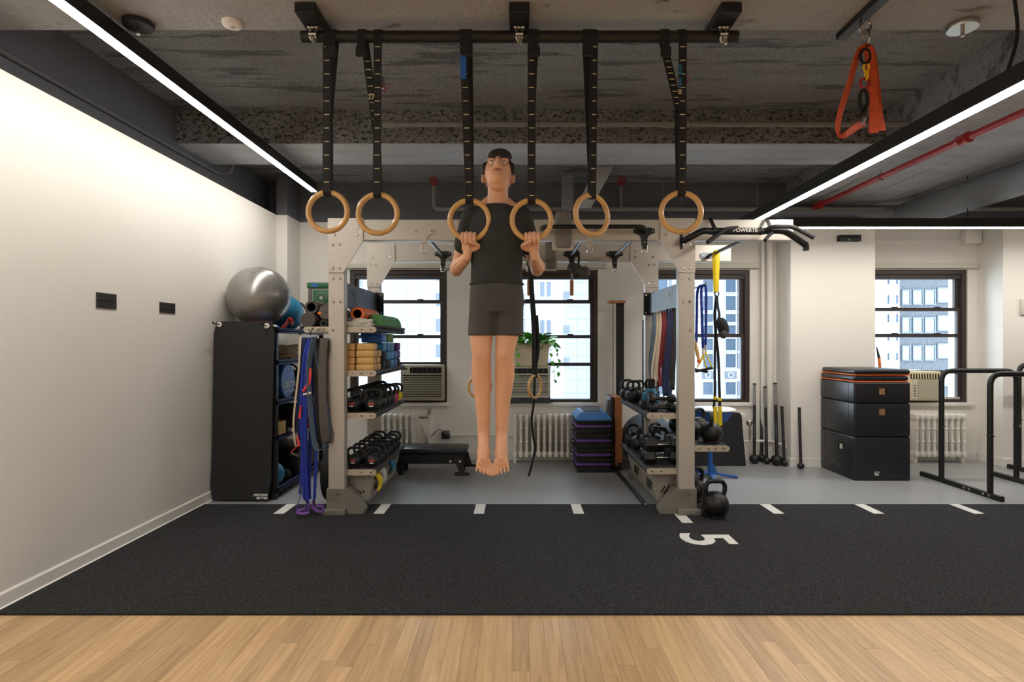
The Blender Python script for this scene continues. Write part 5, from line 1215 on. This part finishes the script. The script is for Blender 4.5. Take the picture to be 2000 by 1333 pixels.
# ---------------------------------------------------------------- blue stand, leaning board
yb2 = 5.84; bx_ = XS(1387, yb2)
bs = empty('blue_stand', (bx_, yb2, 0), 'blue pedestal stand with a white-topped bowl seat', 'stand')
z1 = ZS(800, yb2); 
MB().lathe([(.03, z1 - .14), (.14, z1 - .12), (.19, z1 - .05), (.21, z1)], (bx_ + .02, yb2, 0), 28).build('bowl', 'blue', bs)
MB().lathe([(.001, z1 + .012), (.17, z1 + .014), (.225, z1 + .012), (.235, z1 + .004), (.225, z1 - .004), (.001, z1 - .002)], (bx_ + .02, yb2, 0), 28).build('seat_top', 'trim_white', bs)
MB().cyl((bx_, yb2, .02), (bx_, yb2, z1 - .13), .024, 14).build('pole', 'blue', bs)
for a in (R(-8), R(110), R(185), R(265)):
    d = V((math.cos(a), math.sin(a), 0))
    MB().ribbon([V((bx_, yb2, .05)) + d * .02, V((bx_, yb2, .03)) + d * .12, V((bx_, yb2, .012)) + d * .27], .045, .016, d.cross(V((0, 0, 1)))).build('foot', 'blue', bs, 0)
MB().prism([(bx_, .2), (bx_ + .07, .06), (bx_, .06)], yb2 - .008, yb2 + .008).build('gusset', 'blue', bs, 0)
lb = empty('leaning_board', (2.3, 6.38, 0), 'black rounded balance board leaning against the radiator', 'board')
pts = fillet([(1.98, .0), (1.98, .60), (2.565, .60), (2.58, 0)], .05, 5)
rot = Matrix.Rotation(R(-7), 4, 'X')
m = MB().prism([(p[0], p[1]) for p in [V((q[0], q[1], 0)) for q in fillet([(1.98, .0, 0), (1.98, .60, 0), (2.56, .60, 0), (2.585, 0, 0)], .05, 5)]], 0, .035)
for v in m.bm.verts: v.co = (rot @ v.co) + V((0, 6.36, .003))
m.build('board', 'vinyl_black', lb, 30)
MB().cyl(P(1421, 875, 6.345), P(1421, 875, 6.40), .016, 12).build('cap', 'ac_white', lb)
# ---------------------------------------------------------------- steel maces by the pillar
def mace(px, pytop, pyb, Y, rb, rs, label, lean=0, tape=True):
    top = P(px + lean, pytop, Y + .12); base = P(px, pyb, Y); base.z = 0
    r = empty('steel_mace', base, label, 'mace')
    c = base + V((0, 0, rb * .93)); MB().sphere(c, (rb * 1.05, rb * 1.05, rb * .93), 18, 12).build('head', 'iron_smooth', r)
    MB().cyl(c, top, rs, 10).build('shaft', 'iron_smooth', r)
    if tape:
        d = (top - c)
        MB().cyl(c + d * .72, c + d * .995, rs * 1.06, 10).build('chalky_grip', 'pipe_grey', r)
        MB().cyl(c + d * .28, c + d * .48, rs * 1.05, 10).build('grey_wrap', 'steel_dark', r)
    MB().cyl(top - V((0, 0, .004)), top + V((0, 0, .01)), rs * 1.25, 10).build('end_cap', 'black_metal', r)
    return r
mace(1473.5, 751, 904, 6.50, .056, .017, 'long steel mace with a chalky grip nearest the leaning board')
mace(1488, 752, 898, 6.60, .048, .017, 'long steel mace standing against the thick wall pipe', -1)
mace(1497.5, 757, 906, 6.47, .042, .016, 'slightly shorter steel mace with the smallest head of the long ones', -3)
mace(1517, 750, 906, 6.40, .064, .018, 'long steel mace with the largest head in the pillar corner', -3)
mace(1532, 796, 909, 6.36, .034, .0155, 'short plain black mace in the pillar corner', -5, False)
mace(1564, 798, 913, 6.22, .036, .0155, 'short plain black mace leaning on the flat face of the pillar', -3, False)
# ---------------------------------------------------------------- plyometric boxes
px0, px1, py0, py1 = 3.405, 3.975, 5.685, 6.325
def soft_box(z0, z1, label, slot=None, name='plyo_box', cat='foam box'):
    r = empty(name, ((px0 + px1) / 2, py0, z0), label, cat)
    MB().box((px0, py0, z0 + .0005), (px1, py1, z1 - .0005), .018, 3).build('body', 'vinyl_black', r)
    s = MB()
    for xx in (px0 + .105, px1 - .085): s.box((xx - .0015, py0 - .0012, z0 + .012), (xx + .0015, py0 + .002, z1 - .012))
    for yy in (py0 + .1, py1 - .1): s.box((px0 - .0012, yy - .0015, z0 + .012), (px0 + .002, yy + .0015, z1 - .012))
    s.build('seams', 'dark_gap', r, 0, kind='stuff')
    if slot:
        side, a, zc, w, h = slot
        if side == 'f':
            f = MB()
            for (lo, hi) in (((a - w, py0 - .006, zc - h - .006), (a + w, py0 + .004, zc - h)), ((a - w, py0 - .006, zc + h), (a + w, py0 + .004, zc + h + .006)), ((a - w - .006, py0 - .006, zc - h - .006), (a - w, py0 + .004, zc + h + .006)), ((a + w, py0 - .006, zc - h - .006), (a + w + .006, py0 + .004, zc + h + .006))): f.box(lo, hi)
            f.build('handle_rim', 'foam_black', r, 0)
            MB().box((a - w, py0 - .002, zc - h), (a + w, py0 + .004, zc + h)).build('handle_slot', 'dark_gap', r, 0)
            MB().box((a - w, py0 - .004, zc - h), (a + w * .35, py0 + .002, zc + h)).build('wood_core', 'rope', r, 0)
        else:
            MB().box((px0 - .002, a - w, zc - h), (px0 + .004, a + w, zc + h)).build('handle_slot', 'dark_gap', r, 0)
            MB().box((px0 - .004, a - w * .9, zc - h * .8), (px0 + .002, a + w * .2, zc + h * .5)).build('tag', 'ac_white', r, 0)
    return r
b0 = soft_box(0, .445, 'tall black foam plyo box with a faded number, bottom of the stack', ('s', 5.93, .315, .045, .04))
soft_box(.4455, .785, 'medium black foam plyo box in the middle of the stack', ('f', 3.685 + .01, ZS(805, py0), .045, .033))
soft_box(.7855, .995, 'low black foam plyo box under the two pads', ('f', 3.685 + .01, ZS(765, py0), .045, .033))
MB().box((3.60, py0 - .0015, .055), (3.65, py0 + .001, .075)).box((3.60, py0 - .0015, .085), (3.665, py0 + .001, .092)).box((3.60, py0 - .0015, .055), (3.61, py0 + .001, .092)).build('white_logo', 'print_white', b0, 0, kind='stuff')
m = MB()
for (y, z, a, b) in ((6.06, .135, .012, .03), (6.04, .11, .02, .006), (6.0, .12, .006, .03), (5.98, .095, .02, .006), (5.95, .125, .014, .006), (5.94, .10, .006, .02)): m.cbox((px0 - .0006, y, z), (.0012, a, b))
m.build('faded_print', 'pipe_grey', b0, 0, kind='stuff')
for k, (za, lb_) in enumerate(((.996, 'black foam pad with orange piping, lower of two on the plyo boxes'), (1.062, 'black foam pad with orange piping, upper of two on the plyo boxes'))):
    r = empty('foam_pad', ((px0 + px1) / 2, py0, za), lb_, 'pad'); d = -.012 + .018 * k
    MB().box((px0 + .012 * k, py0 + .006, za + .012), (px1 + d, py1, za + .064), .022, 3).build('pad', 'vinyl_black', r)
    MB().box((px0 + .012 * k + .003, py0 + .009, za), (px1 + d - .003, py1 - .003, za + .0125), .004, 1).build('piping', 'orange', r, 30)
r = empty('orange_pole', (XS(1722, 6.5), 6.5, 0), 'orange and black tapered pole leaning behind the stacked black boxes', 'pole')
pa, pb, pc_ = P(1735, 900, 6.46), P(1717, 700, 6.56), P(1712, 678, 6.57); pa.z = 0.005
MB().tube([pa, pb], [.02, .016], 10).build('shaft', 'orange', r); MB().tube([pb, pc_], [.016, .006], 10).build('tip', 'band_black', r)
r = empty('black_bag', (4.09, 6.2, 0), 'black soft bag slumped beside the foam boxes', 'bag')
MB().sphere((4.05, 6.16, .16), (.055, .12, .16), 14, 10).build('bag', 'webbing', r); MB().tube(fillet([(4.06, 6.05, .28), (4.09, 6.04, .46), (4.0, 6.06, .47)], .03), .008, 6).build('strap', 'webbing', r)
r = empty('wall_switch', (XS(1997, 6.33), 6.33, 1.8), 'pale grey control plate on the white pillar beyond the far window', 'switch')
MB().box((XS(1993, 6.33), 6.315, ZS(615, 6.33)), (XS(2010, 6.33), 6.34, ZS(585, 6.33)), .004).build('plate', 'ac_white', r); MB().cbox((XS(2001, 6.33), 6.312, ZS(600, 6.33)), (.02, .008, .03), .002).build('rocker', 'trim_white', r)
# ---------------------------------------------------------------- parallel dip bars
def dips(xa, xb, ys, y0, y1, hgt, label):
    r = empty('parallel_bars', (xa, y0, 0), label, 'parallel bars')
    for xx in (xa, xb):
        MB().box((xx - .022, y0, .0), (xx + .022, y1, .045), .004, 1).build('base_bar', 'black_metal', r, 30)
        for yy in (y0 + .12, y0 + .18, y0 + .34, y0 + .40): MB().torus((xx - .024, yy, .024), .01, .003, 'x', 12, 5).build('bolt', 'steel', r)
    for yy in ys:
        p = fillet([(xa, yy, .045), (xa, yy, hgt), (xb, yy, hgt), (xb, yy, .045)], .11, 8)
        u = MB().tube(p, .024, 14).build('hoop_bar', 'black_metal', r)
        for xx in (xa, xb):
            MB().torus((xx, yy, .56), .026, .004, 'z', 16, 6).build('collar', 'black_metal', u)
            MB().sphere((xx + .026, yy - .008, .56), .012, 8, 6).build('knob', 'steel', u)
    return r
dips(4.25, 5.0, (5.06, 5.64), 4.93, 5.92, 1.115, 'black steel parallel bars with round-cornered hoops on the rubber floor')
dips(5.47, 6.2, (5.55, 6.14), 5.15, 6.27, 1.16, 'black steel parallel bars standing nearer the pillar beyond the window')
# ---------------------------------------------------------------- the person hanging on the rings
pe = empty('person', P(970, 930, 3.08), 'barefoot person in a dark t-shirt and grey shorts pulling up on two rings', 'person')
def loft(mb, rings, seg=20):
    """rings of (centre, half width x, half depth y) stacked into one closed ellipse tube"""
    vs = []; n = len(rings)
    for (c, a, b) in rings:
        for k in range(seg):
            t = 2 * math.pi * k / seg; vs.append(V(c) + V((a * math.cos(t), b * math.sin(t), 0)))
    fs = [tuple(range(seg)), tuple(range((n - 1) * seg, n * seg))]
    for i in range(n - 1):
        for k in range(seg): fs.append((i * seg + k, i * seg + (k + 1) % seg, (i + 1) * seg + (k + 1) % seg, (i + 1) * seg + k))
    mb._faces(vs, fs); return mb
def chain(mb, pts, rr, seg=12):
    pts = [V(p) for p in pts]
    sp = smoothpath(pts, 4); rs = []
    for i in range(len(pts) - 1):
        for k in range(4): rs.append(rr[i] + (rr[i + 1] - rr[i]) * k / 4)
    rs.append(rr[-1])
    mb.tube(sp, rs, seg); mb.sphere(sp[0], rr[0], seg, 8); mb.sphere(sp[-1], rr[-1], seg, 8); return mb
def grow(o, vox, smooth=6):
    md = o.modifiers.new('skin', 'REMESH'); md.mode = 'VOXEL'; md.voxel_size = vox; md.use_smooth_shade = True
    if smooth:
        s = o.modifiers.new('soften', 'SMOOTH'); s.iterations = smooth; s.factor = .5
    return o
YT = 3.09
def TR(y, hw, d, cx=970, Y=YT): return (P(cx, y, Y), hw * Y / F, d)
body = MB()
loft(body, [TR(404, 18, .05), TR(414, 34, .06), TR(424, 48, .078), TR(445, 50, .092), TR(480, 46, .095), TR(520, 41, .085), TR(550, 42, .088), TR(580, 45, .095), TR(600, 42, .085)])
# head, tilted back
HC = P(973, 344, 3.085); HS = 1.1; HR = Matrix.Rotation(R(-34), 3, 'X')
def hd(x, y, z): return HC + HR @ V((x, y, z)) * HS
def he(mb, c, r, seg=16, rings=12): mb.sphere(hd(*c), V(r) * HS, seg, rings, HR)
he(body, (0, .008, .018), (.073, .092, .092), 24, 16); he(body, (0, -.022, -.03), (.058, .068, .085), 20, 14)
he(body, (0, -.056, -.088), (.030, .028, .024)); he(body, (0, -.028, -.062), (.050, .058, .050), 18, 12)
he(body, (0, -.096, -.018), (.0125, .02, .022)); he(body, (0, -.092, .006), (.009, .012, .026)); he(body, (.011, -.092, -.026), (.009, .011, .008)); he(body, (-.011, -.092, -.026), (.009, .011, .008))
he(body, (.03, -.074, .028), (.026, .014, .009)); he(body, (-.03, -.074, .028), (.026, .014, .009)); he(body, (.036, -.068, -.02), (.022, .016, .018)); he(body, (-.036, -.068, -.02), (.022, .016, .018))
for s in (-1, 1): he(body, (s * .075, .008, -.008), (.010, .021, .031), 12, 10)
chain(body, [P(971, 420, 3.10), P(972, 400, 3.095), hd(0, .018, -.05)], [.066, .058, .056])
for s in (-1, 1): chain(body, [P(971 + s * 10, 392, 3.11), P(971 + s * 26, 407, 3.11), P(970 + s * 44, 420, 3.105)], [.036, .042, .046])
GR = {-1: P(917, 430, 3.0) + V((0, 0, -.1035)), 1: P(1038, 430, 3.0) + V((0, 0, -.1035))}
ARM = {}
for s in (-1, 1):
    G = GR[s]; cx = 970
    S = P(cx + s * 46, 424, 3.10); E = P(cx + s * 79, 528, 3.24); W = G + V((s * .018, .040, -.088))
    ARM[s] = (S, E, W)
    chain(body, [S, S.lerp(E, .35) + V((s * .006, -.004, 0)), S.lerp(E, .75), E], [.052, .047, .039, .036])
    chain(body, [E, E.lerp(W, .3) + V((s * .008, 0, 0)), E.lerp(W, .7), W], [.037, .041, .032, .025])
    # palm behind the hoop tube, fingers over the top and down the near side, thumb under from the inner side
    pc = G + V((s * .004, .027, -.022))
    body.box(pc + V((-.040, -.013, -.040)), pc + V((.040, .013, .036)), .012, 3)
    chain(body, [W, W.lerp(pc, .5), pc + V((0, 0, -.02))], [.025, .024, .022])
    for k, (dx, L) in enumerate(((-.034, .92), (-.0113, 1.04), (.0113, 1.08), (.034, 1.0))):
        x = -s * dx * -1
        f = [V((x, .027, .010)), V((x, .022, .027 * L)), V((x * .98, .0, .034 * L)), V((x * .96, -.024 * L, .022)), V((x * .95, -.028 * L, -.004)), V((x * .95, -.019, -.022 * L))]
        chain(body, [G + V((s * .004, 0, 0)) + q for q in f], [.0092, .0088, .0086, .0084, .0080, .0072], 10)
    th = [V((-s * .034, .026, -.045)), V((-s * .050, .006, -.040)), V((-s * .046, -.016, -.030)), V((-s * .026, -.031, -.024)), V((-s * .010, -.036, -.020))]
    chain(body, [G + V((s * .004, 0, 0)) + q for q in th], [.0145, .0125, .0108, .0098, .0085], 10)
LEG = {}
for s in (-1, 1):
    Hh = P(970 + s * 22, 580, 3.10); K = P(963 + s * 22.5, 690, 3.05); A = P(962 + s * 17.5, 848, 3.13)
    LEG[s] = (Hh, K, A)
    chain(body, [Hh, Hh.lerp(K, .5) + V((s * .01, -.008, 0)), K], [.082, .070, .052], 16)
    chain(body, [K, K.lerp(A, .28) + V((s * .005, .022, 0)), K.lerp(A, .62) + V((0, .008, 0)), A], [.051, .055, .041, .032], 16)
    body.sphere(K + V((0, -.016, .0)), (.036, .034, .045), 12, 8)
    # pointed bare foot
    bl_ = P(962 + s * 17, 903, 3.045); he_ = A + V((0, .035, -.02))
    chain(body, [A, A.lerp(he_, .8), he_ + V((0, -.005, -.018))], [.034, .032, .028])
    chain(body, [K.lerp(A, .8) + V((0, .004, 0)), A + V((0, -.006, 0)), A.lerp(bl_, .5) + V((0, -.012, 0)), bl_ + V((0, 0, .02))], [.034, .034, .031, .026])
    body.sphere(A.lerp(bl_, .72), (.038, .024, .06), 14, 10); body.sphere(bl_, (.042, .021, .032), 14, 10)
    chain(body, [he_, A.lerp(bl_, .5) + V((0, .018, 0)), bl_ + V((0, .006, .01))], [.027, .024, .02])
    for k in range(5):
        x = -s * (.034 - .0172 * k); L = (.050, .049, .045, .039, .032)[k]; r0 = (.0118, .0074, .0072, .007, .0068)[k]
        a = bl_ + V((x, -.002, -.012)); d = V((-s * .004 * (1 - k * .5), -.012, -L))
        chain(body, [a, a + d * .55 + V((0, -.003, 0)), a + d], [r0 * 1.05, r0, r0 * .95], 8)
ob = grow(body.build('body', 'skin', pe),   .0036, 3)
# face details
for s in (-1, 1):
    e = MB(); e.sphere(hd(s * .030, -.0745, .008), (.0125, .0125, .0058), 14, 10, HR); eo = e.build('eye', 'eye_white', pe)
    MB().sphere(hd(s * .030, -.0845, .008), (.0052, .003, .0046), 10, 8, HR).build('iris', 'eye_dark', eo)
    b = MB(); b.tube([hd(s * .014, -.088, .026), hd(s * .030, -.0895, .032), hd(s * .048, -.078, .028)], [.004, .0045, .0025], 6); b.build('eyebrow', 'hair', pe)
MB().tube([hd(-.024, -.078, -.056), hd(-.010, -.0855, -.052), hd(0, -.0865, -.053), hd(.010, -.0855, -.052), hd(.024, -.078, -.056)], [.002, .005, .0048, .005, .002], 8).tube([hd(-.022, -.078, -.058), hd(0, -.0855, -.0615), hd(.022, -.078, -.058)], [.002, .0062, .002], 8).build('mouth', 'lips', pe)
hr_ = MB()
hr_.sphere(hd(0, .022, .036), V((.083, .094, .094)) * HS, 22, 14, HR); hr_.sphere(hd(.008, -.048, .084), V((.062, .046, .036)) * HS, 16, 10, HR); hr_.sphere(hd(-.02, -.07, .074), V((.03, .02, .022)) * HS, 12, 8, HR); hr_.sphere(hd(.03, -.068, .072), V((.028, .022, .022)) * HS, 12, 8, HR); hr_.sphere(hd(0, .06, -.02), (.066, .05, .06), 16, 10, HR)
for s in (-1, 1): hr_.sphere(hd(s * .070, .004, .034), V((.016, .05, .046)) * HS, 12, 8, HR)
grow(hr_.build('hair', 'hair', pe), .006, 3)
# t-shirt
sh = MB()
loft(sh, [TR(401, 25, .064), TR(410, 40, .076), TR(421, 53, .092), TR(448, 55, .106), TR(485, 52, .108), TR(520, 50, .104), TR(545, 51, .106), TR(558, 52, .108)], 28)
for s in (-1, 1):
    S, E, W = ARM[s]
    chain(sh, [S + V((-s * .02, 0, 0)), S, S.lerp(E, .3), S.lerp(E, .52)], [.06, .066, .062, .059], 16)
o = grow(sh.build('t_shirt', 'shirt', pe), .007, 8)
# shorts
so_ = MB()
loft(so_, [TR(540, 47, .098), TR(565, 52, .112), TR(590, 54, .118), TR(612, 52, .108)], 28)
for s in (-1, 1):
    Hh, K, A = LEG[s]; hem = P(968 + s * 26, 656, 3.07)
    rs = []
    for t in (0, .35, .7, 1): c = Hh.lerp(hem, t); rs.append((c, .086 - .006 * t, .100 - .012 * t))
    loft(so_, rs, 22)
grow(so_.build('shorts', 'shorts', pe), .007, 5)
MB().torus(P(970, 556, YT) + V((0, 0, 0)), .148, .004, 'z', 36, 6, ell=.72).build('waistband', 'shirt', pe)
